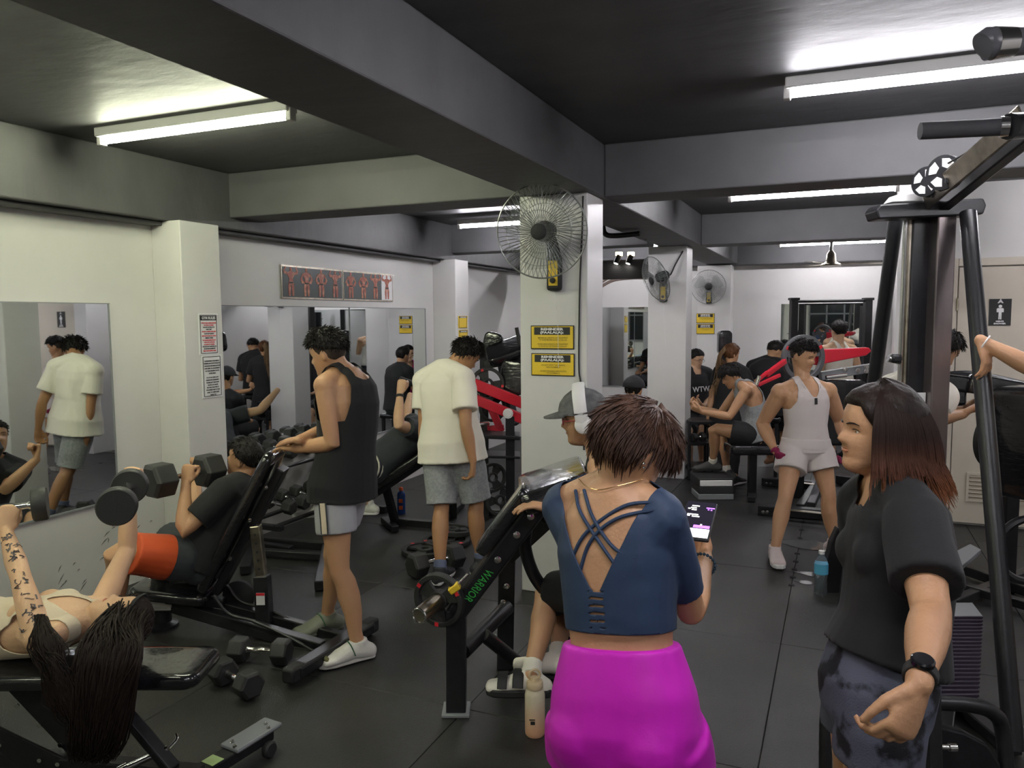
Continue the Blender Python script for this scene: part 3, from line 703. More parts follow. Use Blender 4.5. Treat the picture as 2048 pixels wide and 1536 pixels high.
for v in ((.375, -.10, -.13), (.36, -.06, -.16)): er.ell(w1.hp(v), (.0035,) * 3, seg=8, rg=6)
er.build('earring', M['steel'], w1.root)
aw = w1.arms['R']; wr_ = aw[1].lerp(aw[2], .88); br = MB(); ax_ = (aw[2] - aw[1]).normalized(); _, s1, s2 = basis(ax_)
for k in range(22):
    a = 2 * math.pi * k / 22; br.ell(wr_ + (s1 * math.cos(a) + s2 * math.sin(a)) * .031, (.0045,) * 3, seg=8, rg=6)
br.build('bead_bracelet', mat('bead', (.03, .06, .09), .2), w1.root)
# 2 --- woman in black T-shirt, right foreground
w2 = Person('person with brown bob hair, black T-shirt and tie-dye grey shorts standing in profile at right', 1.55, 'f', 'medium', .96, .0046)
w2.pelvis(J(1748, 1375, 1.76), -78).neck(1772, 985, 0, face=-84, bend=.03).shoulder('R', .155, -.04, .0).shoulder('L', .155, -.045, -.01)
w2.arm('L', (1862, 1225, -1), (1838, 1368, -1)); w2.arm('R', (1760, 1190, 1), (1700, 1330, 1))
w2.hand('L', (1800, 1468, 0), (FWD * .95 - RGT * .3), .46, .10, .3); w2.hand('R', (1690, 1400, 0), RGT, .4)
floor_leg(w2, 'L', 1770, 1900, -80, d=1.7); floor_leg(w2, 'R', 1740, 1900, -85, d=1.9)
w2.head(1752, 862, 0, face=-88, pitch=3, L=.21, size=1.02); w2.armb = 1.12; w2.build_body()
w2.hair(.075, 'dbrown', top=1.0, rough=.012, back=-.40, front=.30, temple=.05, ear=-.34, strands=0, seed=9, vol=lambda a, z: .05 * smooth01(60, 110, a))
def locks(s, name, roots, n, L, seed, c, spread=.02, r=.0022, flip=0.0, grav=1.0, wav=.01, tipc=None, segs=9, off=None, col=None):
    rs = random.Random(seed); mb = MB()
    for i in range(n):
        az, z = roots(rs); p = s.hp(head_point(az, z, .07)); n_ = (s.hp(head_point(az, z, .17)) - p).normalized()
        dn = (s.hp(head_point(az, z - .05, .09)) - p).normalized(); v = (n_ * .35 + dn).normalized(); Ls = L(az, rs); st = Ls / segs; pts = [p]; ph = rs.uniform(0, 6)
        for k in range(segs):
            out_ = (p - s.HC); out_.z = 0; out_ = out_.normalized() if out_.length > 1e-4 else n_
            d = out_ * math.sin(ph + k * .9) * wav * 10 + Vector((rs.gauss(0, 1), rs.gauss(0, 1), 0)) * spread
            v = (v * .7 + Vector((0, 0, -1)) * .30 * grav + d * .12 + out_ * (flip if k > segs - 4 else 0)).normalized()
            p = p + v * st
            for _ in range(1):
                q = s.HM.transposed() @ (p - s.HC) / s.hs
                rr = math.sqrt((q.x / .37) ** 2 + (q.y / .46) ** 2 + (max(-.1, q.z) / .54) ** 2) if q.z > -.5 else 2
                if rr < 1: p = s.HC + (p - s.HC) / max(rr, .3)
            if off: p = off(p)
            pts.append(p)
        mb.tube(pts, [r * (1 - .75 * (k / segs) ** 2) * min(1, .25 + .5 * k) for k in range(segs + 1)], 4, cap=False)
    return mb.build(name, hairm(c) if col is None else col, s.root, angle=90)
hm2 = mat('hair_ombre', (.016, .010, .008), .6, spec=.15)
nt = hm2.node_tree; N_ = nt.nodes; tcn = N_.new('ShaderNodeTexCoord'); sx = N_.new('ShaderNodeSeparateXYZ'); nt.links.new(tcn.outputs['Object'], sx.inputs[0]); rp = N_.new('ShaderNodeValToRGB')
mr = N_.new('ShaderNodeMapRange'); zc = w2.HC.z; mr.inputs[1].default_value = zc - .15; mr.inputs[2].default_value = zc + .0; nt.links.new(sx.outputs[2], mr.inputs[0]); nt.links.new(mr.outputs[0], rp.inputs[0])
rp.color_ramp.elements[0].color = (.24, .085, .032, 1); rp.color_ramp.elements[1].color = (.018, .010, .008, 1); rp.color_ramp.elements.new(.45).color = (.07, .026, .014, 1); nt.links.new(rp.outputs[0], N_['Principled BSDF'].inputs['Base Color'])
def rt2(rs):
    a = rs.choice((-1, 1)) * 1; a = R(rs.uniform(105, 180)) if rs.random() < .4 else -R(rs.uniform(62, 180)); return a, .12 + .365 * rs.random() ** .35
locks(w2, 'hair_locks', rt2, 3600, lambda a, rs: (.155 + .05 * rs.random()) * (1 + .15 * (abs(a) > 2)), 5, 'dbrown', .025, .0018, .22, 1.0, .006, col=hm2)
w2.garment('t_shirt', CL['black'], .16, .016, .03, .74, .018, wr=.007, seed=5, vox=.0065, sflare=.016, neckr=.052, nfw=.035, wmul=1.04, scale=20)
tdye = mat('tie_dye_cloth', (.10, .11, .15), .8, col2=(.012, .012, .016), vscale=9, lo=.54, hi=.60, bump=.2, bscale=240)
w2.garment('shorts', tdye, -.2, .014, t1=.2, legs={'R': .38, 'L': .38}, linf=.018, lflare=.012, wr=.004, vox=.0065)
def watch(s, sd, m=None, t=.9, r=.031, face=True):
    a = s.arms[sd]; c = a[1].lerp(a[2], t); ax = (a[2] - a[1]).normalized(); mb = MB(); mb.tube([c - ax * .011, c + ax * .011], [r, r * .96], 20)
    o = mb.build('watch_strap', m or M['blackm'], s.root, bevel=.002)
    if face:
        n = (CAM - c); n = (n - ax * n.dot(ax)).normalized(); f = MB(); f.lathe(c + n * (r - .002), [(.002, .0), (.020, .0), (.020, .007), (.017, .010), (.002, .010)], n, 24); f.build('watch_case', mat('watch_glass', (.01, .01, .012), .12), o)
    return o
watch(w2, 'L', r=.030)
# 3 --- man in black tank top
m3 = Person('person in black tank top and light grey shorts leaning both hands on the incline bench', 1.69, 'm', 'medium', 1.0, .0062)
m3.pelvis(J(686, 968, 3.86), -72).neck(688, 752, 0, face=-70, bend=.02).shoulder('L', .17, -.045).shoulder('R', .17, -.045)
m3.arm('L', (668, 908, -1), (592, 897, 1)); m3.arm('R', (640, 890, 1), (598, 880, -1))
m3.hand('L', (552, 893, 1), -UP, .12, .12, .1); m3.hand('R', (566, 880, 1), -UP, .12, .12, .1)
floor_leg(m3, 'L', 716, 1288, -120); floor_leg(m3, 'R', 655, 1232, -125)
m3.head(655, 708, 0, face=-76, pitch=-14, L=.20); m3.build_body()
m3.hair(.055, 'black', top=2.2, rough=.03, back=-.02, front=.25, temple=.20, ear=.16, strands=1300, slen=.11, sdown=.4, seed=2, scat=.45)
m3.hair(.012, 'fade', rough=.004, back=-.25, front=.28, temple=.14, ear=-.02, seed=3, name='faded_sides')
def tank(s, m, t0, inf=.012, narrow=.10, arm_t=.70, neck_drop=.80, back_w=None, name='tank_top', wr=.005, seed=2, flare=.03, front_drop=None, wmul=1.0, sleeve=True):
    mb = MB(); s.add_torso(mb, inf, t0, 2, flare=flare, wmul=wmul, hold=True); s.add_shoulders(mb, inf * .7)
    f = -s.back
    for g in (-1, 1): mb.ell(s.spine(.76) + f * .065 * s.S * s.bulk + s.rs * g * .07 * s.S * s.bulk, (.075 * s.S + inf, .045 * s.S + inf, .06 * s.S + inf), Matrix((s.rs, f, s.sp)).transposed(), 14)
    me = remesh(mb, max(.006, s.vox), 4); wrinkle(me, wr, 22, seed)
    ax = np.array(s.NB - s.PC); L = np.linalg.norm(ax); sp = ax / L; rs_ = np.array(s.rs); bk = np.array(s.back)
    def g(V):
        d = V - np.array(s.PC); t = d @ sp / L; dd = d - np.outer(t, ax); u = np.abs(dd @ rs_); b = dd @ bk
        lim = np.interp(t, [arm_t - .06, arm_t, arm_t + .12, 1.0, 1.15], [.32, .155, narrow + .03, narrow, narrow]) * s.S * s.bulk
        g1 = lim - u
        fd = front_drop if front_drop is not None else neck_drop; dp = np.where(b < 0, fd, neck_drop)
        nw = (narrow - .045) * s.S * s.bulk * np.clip((t - dp) / (1.0 - dp), 0, 1) ** .5
        g2 = np.where(t > dp, u - nw, (dp - t) * .5 + .0)
        g2 = np.where(t > dp, np.maximum(u - nw, -.05), .05)
        return np.minimum(g1, g2)
    o = link_mesh(name, clip(me, g), m, s.root); q = o.modifiers.new('thick', 'SOLIDIFY'); q.thickness = .003; q.offset = -1; return o
tank(m3, CL['black'], -.14, .021, .115, .60, .97, flare=.03, front_drop=.90)
m3.garment('shorts', CL['lgrey'], -.2, .018, t1=.2, legs=.56, linf=.014, lflare=.02, wr=.005, vox=.0065)
def stripe(s, sd, u0, m, name='side_stripe', w_=.012, t0=.05, t1=.52, inf=.045, offn=0.0):
    q = s.leg_pts(sd, t0, t1); lat = s.rl * (1 if sd == 'R' else -1); mb = MB(); n = len(q)
    for i in range(n - 1):
        r0, r1 = q[i][1], q[i + 1][1]; a = q[i][0] + lat * (r0 + .018 + .02 * i / n + .004); b = q[i + 1][0] + lat * (r1 + .018 + .02 * (i + 1) / n + .004); f = lat.cross((b - a).normalized())
        mb.beam(a + f * offn, b + f * offn, .004, w_, up=f)
    return mb.build(name, m, s.root, smooth=False)
stripe(m3, 'L', 0, CL['cream'], w_=.028); stripe(m3, 'L', 0, CL['char'], w_=.005, offn=.018); stripe(m3, 'L', 0, CL['char'], w_=.005, offn=-.018)
def clog(s, sd, m):
    o = s.shoe(sd, m, m, 'clog', .012); h, k, a, t_ = s.legs[sd]; u = UP; lat = t_.cross(u); mb = MB()
    for i in range(3):
        for j in (-1, 0, 1):
            c = a + t_ * (.085 + .028 * i) * s.S + lat * j * .024 * s.S - u * (.018 + .013 * i) * s.S; mb.ell(c + u * .006, (.006, .006, .004), seg=8, rg=6)
    mb.build('vent_hole', M['ink'], o)
    st = MB(); st.tube(curve_pts([a + lat * .05 - u * .035 + t_ * .03, a + lat * .035 + u * .01 + t_ * .045, a + u * .022 + t_ * .05, a - lat * .035 + u * .01 + t_ * .045, a - lat * .05 - u * .035 + t_ * .03], 4), (.003), 6); st.build('strap', cloth('green', (.03, .10, .05)), o); return o
clogm = mat('clog_white', (.62, .60, .55), .5); clog(m3, 'L', clogm); clog(m3, 'R', mat('clog_olive', (.16, .17, .12), .5))
# 4 --- man in white T-shirt
m4 = Person('person in white T-shirt and grey shorts seen from behind with head bowed', 1.68, 'm', 'tan', 1.02, .0068)
m4.pelvis(J(902, 884, 5.08), 22).neck(890, 746, 0, face=28, bend=-.01).shoulder('L', .175, -.05).shoulder('R', .170, -.05, -.05)
m4.arm('R', J(932, 853, 4.86), J(946, 922, 4.83)); m4.arm('L', (848, 858, 1), (850, 925, 1))
m4.hand('R', J(946, 962, 4.83), -RGT + FWD * .2, .45, .06, .4); m4.hand('L', (860, 975, 0), RGT, .4)
floor_leg(m4, 'L', 880, 1140, 15, zf=.09); floor_leg(m4, 'R', 962, 1122, 45, zf=.09)
m4.head(932, 712, 0, face=62, pitch=-38, L=.215); m4.build_body()
m4.hair(.05, 'black', top=1.6, rough=.03, back=-.22, front=.24, temple=.18, ear=.03, strands=1200, slen=.16, sdown=.5, seed=12, scat=.5)
m4.garment('t_shirt', CL['white'], -.27, .028, .05, .66, .026, wr=.008, seed=8, sflare=.02, wmul=1.02, scale=16)
m4.garment('shorts', CL['grey'], -.2, .02, t1=.2, legs=.98, linf=.026, lflare=.035, wr=.008, seed=4)
for sd in 'LR': m4.sock(sd, cloth('sock_blue', (.12, .14, .22)), 1.80); m4.shoe(sd, mat('sneaker_black', (.03, .03, .035), .5), M['white'])
watch(m4, 'L', face=False)
# 5 --- man in white tank, facing
m5 = Person('person in white tank top, white shorts and magenta gloves standing facing the camera', 1.70, 'm', 'medium', 1.0, .0068)
m5.pelvis(J(1611, 893, 5.50), 176).neck(1608, 770, 0, face=168, bend=-.01).shoulder('R', .19, -.05).shoulder('L', .19, -.05)
m5.armb = 1.2; m5.arm('R', (1524, 848, 1), (1551, 903, -1)); m5.arm('L', (1680, 842, 1), (1698, 900, -1))
m5.hand('R', (1568, 928, 0), RGT, .8, .06, .6); m5.hand('L', (1690, 925, 0), -RGT, .7)
floor_leg(m5, 'R', 1550, 1098, 190, zf=.09); floor_leg(m5, 'L', 1668, 1085, 165, zf=.09)
m5.head(1607, 712, 0, face=140, pitch=-16, L=.215); m5.build_body()
m5.hair(.038, 'black', top=1.6, rough=.02, back=.06, front=.25, temple=.22, ear=.16, strands=900, slen=.10, sdown=.4, seed=22, scat=.5); m5.hair(.012, 'fade', rough=.003, back=-.22, front=.28, temple=.16, ear=-.02, seed=23, name='faded_sides')
wh2 = cloth('ribbed_white', (.60, .54, .52), stretch=(1, 1, .2)); tank(m5, wh2, -.10, .008, .10, .62, .96, wr=.006, front_drop=.80, flare=.01)
m5.garment('shorts', cloth('white_nylon', (.62, .56, .54), .6), -.2, .02, t1=.16, legs=.5, linf=.02, lflare=.03, wr=.012, seed=6)
for sd in 'LR':
    m5.shoe(sd, mat('shoe_pink_white', (.62, .52, .50), .5), M['white'])
    mb = MB(); m5.add_hand(mb, sd); a = m5.arms[sd]; mb.tube([a[1].lerp(a[2], .93), a[2]], .030, 12); link_mesh('glove', offset_mesh(remesh(mb, .006, 2), .003), cloth('glove_magenta', (.22, .012, .06)), m5.root)
cn = MB(); cn.tube(curve_pts([surf(m5, u, t, .006, False) for u, t in ((-.07, 1.0), (-.055, .93), (-.03, .84), (0, .78), (.03, .84), (.055, .93), (.07, 1.0))], 5), .0014, 6); cn.build('chain', M['ink'], m5.root)
tg = MB(); c = surf(m5, .0, .74, .012, False); tg.box(c, (.022, .005, .045), M3=Matrix((m5.rs, -m5.back, m5.sp)).transposed()); tg.build('pendant', M['ink'], m5.root, bevel=.002)
# ------------------------------------------------------------------ people: the others
def seat_leg(s, side, knee, ankle, toe, **k): return s.leg(side, knee, ankle, toe, **k)
# 6 --- man with cap and headphones at the bench
m6 = Person('person in faded grey cap, white headphones and black shorts sitting behind the plate-loaded bench', 1.70, 'm', 'medium', .98, .0062)
m6.pelvis(J(1228, 1175, 3.15), -78).neck(1205, 912, 0, face=-80, bend=.03).shoulder('L', .17, -.04).shoulder('R', .17, -.04)
m6.arm('L', J(1205, 1062, 2.88), J(1112, 1020, 2.96)); m6.arm('R', J(1200, 1000, 3.45), J(1168, 943, 3.42))
m6.hand('L', J(1040, 1003, 2.97), -UP * .95 - RGT * .2, .22, .10, .3); m6.hand('R', J(1128, 930, 3.38), -UP, .4)
m6.leg('L', (1092, 1180, 1), (1062, 1350, -1), -84).leg('R', (1120, 1175, 1), (1116, 1316, -1), -80)
m6.head(1166, 836, 0, face=-82, pitch=-8, L=.205); m6.build_body()
m6.hair(.02, 'black', rough=.006, back=-.25, front=.25, temple=.15, ear=.0, seed=31)
def cap(s, m, brim=1.0, off=.085, front=.16, back=.02, brimz=.17):
    rings = []
    for i in range(22):
        z = .09 + .43 * (i / 21) ** .8; z = min(z, .498)
        rg = []
        for k in range(40):
            az = 2 * math.pi * k / 40; ad = abs((az + math.pi) % (2 * math.pi) - math.pi); z0 = front * (1 - ad / math.pi) + back * ad / math.pi
            zz = max(z, z0); rg.append(s.hp(head_point(az, zz, off)))
        rings.append(rg)
    mb = MB(); mb.loft(rings); o = mb.build('cap', m, s.root)
    if brim:
        h = s.hs; top = []; bot = []
        for k in range(15):
            u = -1 + 2 * k / 14; p = head_point(u * R(58), brimz, off); L_ = .34 * brim * math.sqrt(max(0, 1 - (u * .92) ** 2)); q = Vector((p.x * 1.02, p.y + L_ + .02, p.z - .10 * brim * (L_ / .34) - .05 * abs(u) ** 2))
            top.append((p + Vector((0, -.03, .0)), q))
        mb = MB()
        for dz in (0,):
            vs = []; 
            for p, q in top:
                for t in (0, .5, 1): x = p.lerp(q, t); vs += [s.hp(x), s.hp(x + Vector((0, 0, -.022)))]
            n = len(top); fs = []
            for i in range(n - 1):
                a = i * 6; b = a + 6
                for t in (0, 2): fs += [(a + t, b + t, b + t + 2, a + t + 2), (a + t + 1, a + t + 3, b + t + 3, b + t + 1)]
                fs += [(a + 4, b + 4, b + 5, a + 5), (a, a + 1, b + 1, b)]
            mb.add(vs, fs)
        mb.build('brim', m, o)
    return o
cp = cap(m6, mat('faded_denim', (.085, .085, .085), .85, col2=(.15, .15, .15), vscale=30, bump=.3, bscale=200), brim=.8)
mb = MB(); mb.ell(m6.hp((0, -.05, .60)), (.006, .006, .004), seg=8, rg=6); mb.build('cap_button', M['ink'], cp)
hb = MB(); hb.tube(curve_pts([m6.hp((x, .0, z)) for x, z in ((-.44, -.05), (-.46, .2), (-.36, .47), (0, .635), (.36, .47), (.46, .2), (.44, -.05))], 6), [(.012, .028)] * 37, 10, side=m6.HM @ Vector((0, 0, 1)), ex=3)
hpn = hb.build('headphone_band', M['white'], m6.root)
for sx in (-1, 1):
    mb = MB(); ax_ = m6.HM @ Vector((sx, 0, 0)); mb.lathe(m6.hp((.36 * sx, -.02, -.08)), [(.001, .0), (.034, .0), (.039, .008), (.037, .022), (.028, .030), (.001, .031)], ax_, 28); mb.build('earcup', M['white'], hpn)
def glasses(s, m, full=True):
    g = MB()
    for sx in (-1, 1):
        cyc = [s.hp((.14 * sx + .10 * math.cos(a), .372, -.005 + .068 * math.sin(a))) for a in [2 * math.pi * k / 20 for k in range(21)]]
        g.tube(cyc, .0016, 6, cap=False); g.tube([s.hp((.24 * sx, .372, .02)), s.hp((.34 * sx, .28, .02)), s.hp((.365 * sx, -.02, .0))], .0018, 6)
    g.tube([s.hp((-.04, .38, .02)), s.hp((.04, .38, .02))], .0016, 6); return g.build('glasses', m, s.root)
glasses(m6, mat('red_frame', (.35, .03, .06), .3))
tank(m6, CL['black'], -.10, .010, .10, .62, .96)
m6.garment('shorts', CL['black'], -.2, .018, t1=.16, legs=.86, linf=.022, lflare=.012, wr=.004)
for sd in 'LR':
    m6.sock(sd, CL['white'], 1.68); h, k, a, t_ = m6.legs[sd]; S = m6.S; lat = t_.cross(UP).normalized(); base = a - UP * .082; so = MB()
    pr = [(-.085, .03), (-.05, .042), (.02, .042), (.09, .052), (.15, .052), (.185, .03)]
    so.prism([base + t_ * x + lat * w_ for x, w_ in pr] + [base + t_ * x - lat * w_ for x, w_ in reversed(pr)], UP * .035); sl = so.build('slide_sandal', M['blackm'], m6.root, bevel=.008)
    for x0, w0 in ((.05, .045), (.115, .040)):
        s_ = MB(); s_.tube([base + t_ * (x0 + .0 * c) + lat * c * .058 + UP * (.022 + .078 * math.sqrt(max(0, 1 - (c * .93) ** 2)) * (1 if x0 < .1 else .8)) for c in (-1, -.8, -.45, 0, .45, .8, 1)], [(w0 / 2, .004)] * 7, 8, side=t_, ex=4); s_.build('strap', M['blackm'], sl)
# 7 --- man seated with dumbbell, orange shorts
m7 = Person('person in black T-shirt and orange shorts seated on the incline bench pressing a hex dumbbell', 1.70, 'm', 'medium', 1.02, .0065)
m7.pelvis(J(398, 1116, 4.12), -88).neck(478, 974, 0, face=-84, bend=.01).shoulder('L', .18, -.04).shoulder('R', .18, -.04)
m7.arm('L', (355, 1075, -1), (372, 968, 1)); m7.arm('R', (345, 1040, 1), (392, 950, 1))
m7.hand('L', (378, 925, 0), RGT * .2 + FWD * .9, .8, .05, .8); m7.hand('R', (398, 915, 0), -FWD, .8)
m7.leg('L', (228, 1102, -1), (232, 1222, 1), -95).leg('R', (322, 1072, 1), (318, 1190, -1), -90)
m7.head(488, 917, 0, face=-80, pitch=14, L=.20); m7.build_body()
m7.hair(.04, 'black', rough=.02, back=-.15, front=.25, temple=.2, ear=.08, strands=500, slen=.1, sdown=.5, seed=41, scat=.4, top=1.4)
m7.garment('t_shirt', CL['black'], -.12, .022, .02, .68, .024, wr=.006, seed=15, neckr=.072)
m7.garment('shorts', CL['orange'], -.2, .018, t1=.1, legs=.80, linf=.03, lflare=.02, wr=.007, seed=12)
h, k, a, t_ = m7.legs['L']; h7, d7 = np.array(h), np.array((k - h).normalized()); sh7 = [o for o in m7.root.children if o.name.startswith('shorts')][0]
link_mesh('dark_panel', offset_mesh(clip(sh7.data, lambda V: .15 - (V - (h7 - np.array(origin_of(m7.root)))) @ d7), .002), CL['char'], m7.root, off=False)
for sd in 'LR': m7.shoe(sd, clogm, clogm, 'clog', .012)
# 8 --- woman lying on the near bench
w8 = Person('person in cream tank top lying on the near bench, long dark hair hanging', 1.62, 'f', 'light', .95, .0055)
PC8 = J(-100, 1265, 2.86); NB8 = J(160, 1243, 2.75)
w8.pelvis(PC8, UP, lat=FWD); w8.neck(0, 0, pt=NB8, lat=FWD, bend=0)
w8.sp = (w8.NB - w8.PC).normalized(); w8.back = -UP; w8.rl = w8.rs = (FWD * .97 + RGT * .22).normalized()
w8.shoulder('L', .155, -.04).shoulder('R', .155, -.04)
w8.arm('L', (40, 1150, 1), (12, 1062, 1)); w8.arm('R', (254, 1100, 1), (258, 1015, 0))
w8.hand('L', (22, 1008, 0), w8.dirn(-30), .85, .04, .8); w8.hand('R', (262, 965, 0), w8.dirn(150), .85, .04, .8)
w8.leg('L', J(-380, 1230, 2.7), J(-400, 1480, 2.75), -90).leg('R', J(-380, 1215, 3.1), J(-400, 1400, 3.15), -90)
w8.HC = J(240, 1238, 2.76); w8.hs = .222 * w8.S
w8.head(0, 0, pt=w8.HC, face=UP * .92 - RGT * .30 + FWD * .12); 
u8 = (w8.HC - w8.NB).normalized(); f8 = (UP * 1 - RGT * .22 + FWD * .10); f8 = (f8 - u8 * f8.dot(u8)).normalized(); w8.HM = Matrix((f8.cross(u8), f8, u8)).transposed()
w8.build_body()
w8.hair(.065, 'dbrown', rough=.012, back=-.42, front=.26, temple=.12, ear=-.2, seed=19)
bt = [J(x, y, d) for x, y, d in ((120, 1345, 2.58), (300, 1345, 2.58))]
edge_f = (bt[0] - CAM).dot(FWD)
def off8(p):
    q = p.copy(); a = (p - CAM); f_ = a.dot(FWD); r_ = a.dot(RGT)
    if q.z < .50 and f_ > 2.50: q = q - FWD * (f_ - 2.50)
    return q
def rt8(rs): return R(rs.uniform(30, 180)) * (1 if rs.random() < .8 else -1), rs.uniform(-.1, .46)
def locks8():
    rs = random.Random(77); mb = MB(); lat = -FWD
    for i in range(1500):
        rt = rt8(rs); p = w8.hp(head_point(rt[0], rt[1], .06)); t = rs.random(); g = rs.random()
        mid = J(150 + 135 * t, 1300 + 20 * rs.random(), 2.50 + .03 * rs.random()); lo = J(128 + 130 * (t * .75 + .12) + rs.gauss(0, 7), 1400 + 90 * g, 2.47 + .05 * rs.random()); end = J(150 + 60 * t + rs.gauss(0, 10), 1440 + 90 * g, 2.50 + .06 * rs.random())
        md = (p + mid) * .5 + UP * .025 - FWD * .03; P_ = curve_pts([p, md, mid, lo, end], 3); n = len(P_)
        mb.tube(P_, [.0027 * (1 - .8 * (k / n) ** 2) for k in range(n)], 4, cap=False)
    mb.build('hanging_hair', hairm('dbrown'), w8.root, angle=90)
    mb = MB()
    for i in range(260):
        p = J(82 + rs.gauss(0, 5), 1232 + rs.uniform(-4, 8), 2.56); q = J(92 + rs.gauss(0, 13), 1300 + rs.uniform(-10, 10), 2.50); e = J(120 + rs.gauss(0, 12), 1385 + rs.gauss(0, 25), 2.48); s0 = w8.hp(head_point(R(-40), -.2, .05))
        P_ = curve_pts([p, q, e, J(165 + rs.gauss(0, 10), 1440 + rs.gauss(0, 15), 2.50)], 3); n = len(P_); mb.tube(P_, [.0024 * (1 - .8 * (k / n) ** 2) for k in range(n)], 4, cap=False)
    mb.build('side_lock', hairm('dbrown'), w8.root, angle=90)
locks8()
tank(w8, CL['cream'], -.05, .007, .11, .60, .92, wr=.003, front_drop=.80)
w8.garment('shorts', mat('striped_cloth', (.30, .33, .42), .8, bump=.5, bscale=120, stretch=(1, 12, 1)), -.2, .014, t1=.12, legs=.9, linf=.015, wr=.004)
hb8 = MB(); hb8.tube([w8.hp(head_point(R(a), .20 + .12 * abs(math.cos(R(a))), .085)) for a in range(-90, 91, 15)], [(.008, .004)] * 13, 8); hb8.build('headband', CL['black'], w8.root)
# tattoo patches of the near arm are ink on the skin
def tattoo(s, sd, spots, m):
    V, T = tris(s.me); bv = BVHTree.FromPolygons(V.tolist(), T.tolist()); rs = random.Random(5)
    for t, r_ in spots:
        mb = MB(); a = s.arms[sd]; c = a[0].lerp(a[1], t) if t <= 1 else a[1].lerp(a[2], t - 1); ax = ((a[1] - a[0]) if t <= 1 else (a[2] - a[1])).normalized(); n = (CAM - c).normalized(); n = (n - ax * n.dot(ax)).normalized(); sd2 = ax.cross(n)
        for j in range(9):
            u, v = rs.gauss(0, r_), rs.gauss(0, r_ * .7); pts = []
            for k in range(5):
                u += rs.gauss(.004, .004); v += rs.gauss(0, .006); h = bv.ray_cast(c + ax * u + sd2 * v + n * .3, -n)
                if h[0] is not None and (h[0] - c).length < .12: pts.append(h[0] + h[1] * .0006)
            if len(pts) > 2: mb.tube(pts, [(.0035, .0008)] * len(pts), 6)
        mb.build('tattoo', m, s.root)['kind'] = 'stuff'
tattoo(w8, 'L', [(.15, .016), (.4, .02), (.8, .02), (1.2, .014), (1.45, .014), (1.7, .01)], mat('tattoo_ink', (.09, .075, .08), .6))
# 9 --- man reclining under the far bar
m9 = Person('person in charcoal T-shirt reclining on the far incline bench', 1.70, 'm', 'light', 1.02, .008)
m9.pelvis(J(748, 928, 6.0), -85, lat=None); m9.neck(846, 852, 0, bend=0, L=.50)
m9.shoulder('L', .18, -.05).shoulder('R', .18, -.05); m9.arm('L', (797, 850, -1), (800, 786, 1)); m9.arm('R', (812, 835, 1), (820, 790, 1))
m9.hand('L', (806, 758, 0), FWD, .85); m9.leg('L', (676, 940, -1), (735, 1008, 1), -85).leg('R', (662, 915, 1), (632, 1030, 1), -95)
m9.head(872, 828, 0, face=-40, pitch=30, L=.2); m9.build_body(); m9.hair(.03, 'black', seed=51, strands=300, slen=.09)
m9.garment('t_shirt', CL['char'], -.12, .025, .02, .62, .026, wr=.01, seed=25); m9.garment('shorts', CL['black'], -.2, .02, t1=.1, legs=.9, linf=.03, wr=.006)
q9 = m9.legs['L']; 
for k in range(3):
    c = q9[0].lerp(q9[1], .06 + .10 * k); mb = MB(); ax_ = (q9[1] - q9[0]).normalized(); mb.tube([c, c + ax_ * .012], .128 - .004 * k, 20); mb.build('white_stripe', CL['white'], m9.root)
for sd in 'LR': m9.shoe(sd, mat('shoe_white', (.55, .54, .5), .5), M['white'])
watch(m9, 'L', face=False)
# 10 --- man seated with phone
m10 = Person('person in grey tank top bent over a phone, foot on the step platform', 1.68, 'm', 'medium', .98, .0078)
m10.pelvis(J(1512, 872, 7.15), -88).neck(1480, 772, 0, bend=.04, L=.50).shoulder('L', .18, -.05).shoulder('R', .18, -.05)
m10.arm('L', (1456, 838, -1), (1404, 824, 1)); m10.arm('R', (1440, 828, 1), (1400, 816, 1)); m10.hand('L', (1390, 818, 0), UP * .6 + FWD * .5, .5); m10.hand('R', (1392, 812, 0), UP * .6 - FWD * .5, .5)
m10.leg('L', (1424, 856, -1), (1426, 925, 1), -88).leg('R', (1440, 862, 1), (1452, 930, 0), -85)
m10.head(1460, 752, 0, face=-92, pitch=-32, L=.2); m10.build_body(); m10.hair(.07, 'black', back=-.2, front=.15, strands=500, slen=.14, seed=61)
tank(m10, CL['grey'], -.1, .010, .09, .56, .96); m10.garment('shorts', CL['black'], -.2, .018, t1=.14, legs=.6, linf=.03, wr=.006)
for sd in 'LR': m10.sock(sd, CL['white'], 1.70); m10.shoe(sd, mat('slipper_grey', (.09, .09, .09), .8), M['blackm'], 'slipper', .008)
# 11 --- man with glasses and lettered tee
m11 = Person('person with glasses and lettered black T-shirt sitting beside the far pillar', 1.68, 'm', 'light', 1.0, .0085)
m11.pelvis(J(1396, 838, 9.0), 160).neck(1388, 742, 0, bend=.03).shoulder('L', .18, -.05).shoulder('R', .18, -.05)
m11.arm('R', (1366, 785, 0), (1382, 815, -1)); m11.arm('L', (1420, 790, 0), (1408, 812, -1)); m11.hand('L', (1398, 805, 0), UP, .4); m11.hand('R', (1395, 820, 0), UP, .4)
m11.leg('R', (1375, 865, -1), (1380, 925, 1), 180).leg('L', (1402, 862, -1), (1404, 920, 1), 170)
m11.head(1392, 718, 0, face=138, pitch=-15, L=.19); m11.build_body(); m11.hair(.035, 'black', seed=71, top=1.6, back=-.1, strands=300, slen=.09); glasses(m11, mat('dark_frame', (.10, .02, .02), .3))
m11.garment('t_shirt', CL['black'], -.1, .025, .02, .62, .026, wr=.008, seed=35); m11.garment('shorts', CL['black'], -.2, .018, t1=.14, legs=.85, linf=.03)
f11 = -m11.back; text('WTW', surf(m11, .0, .62, .042, False), -m11.rs, m11.sp, .085, M['white'], m11.root, bold=.002)
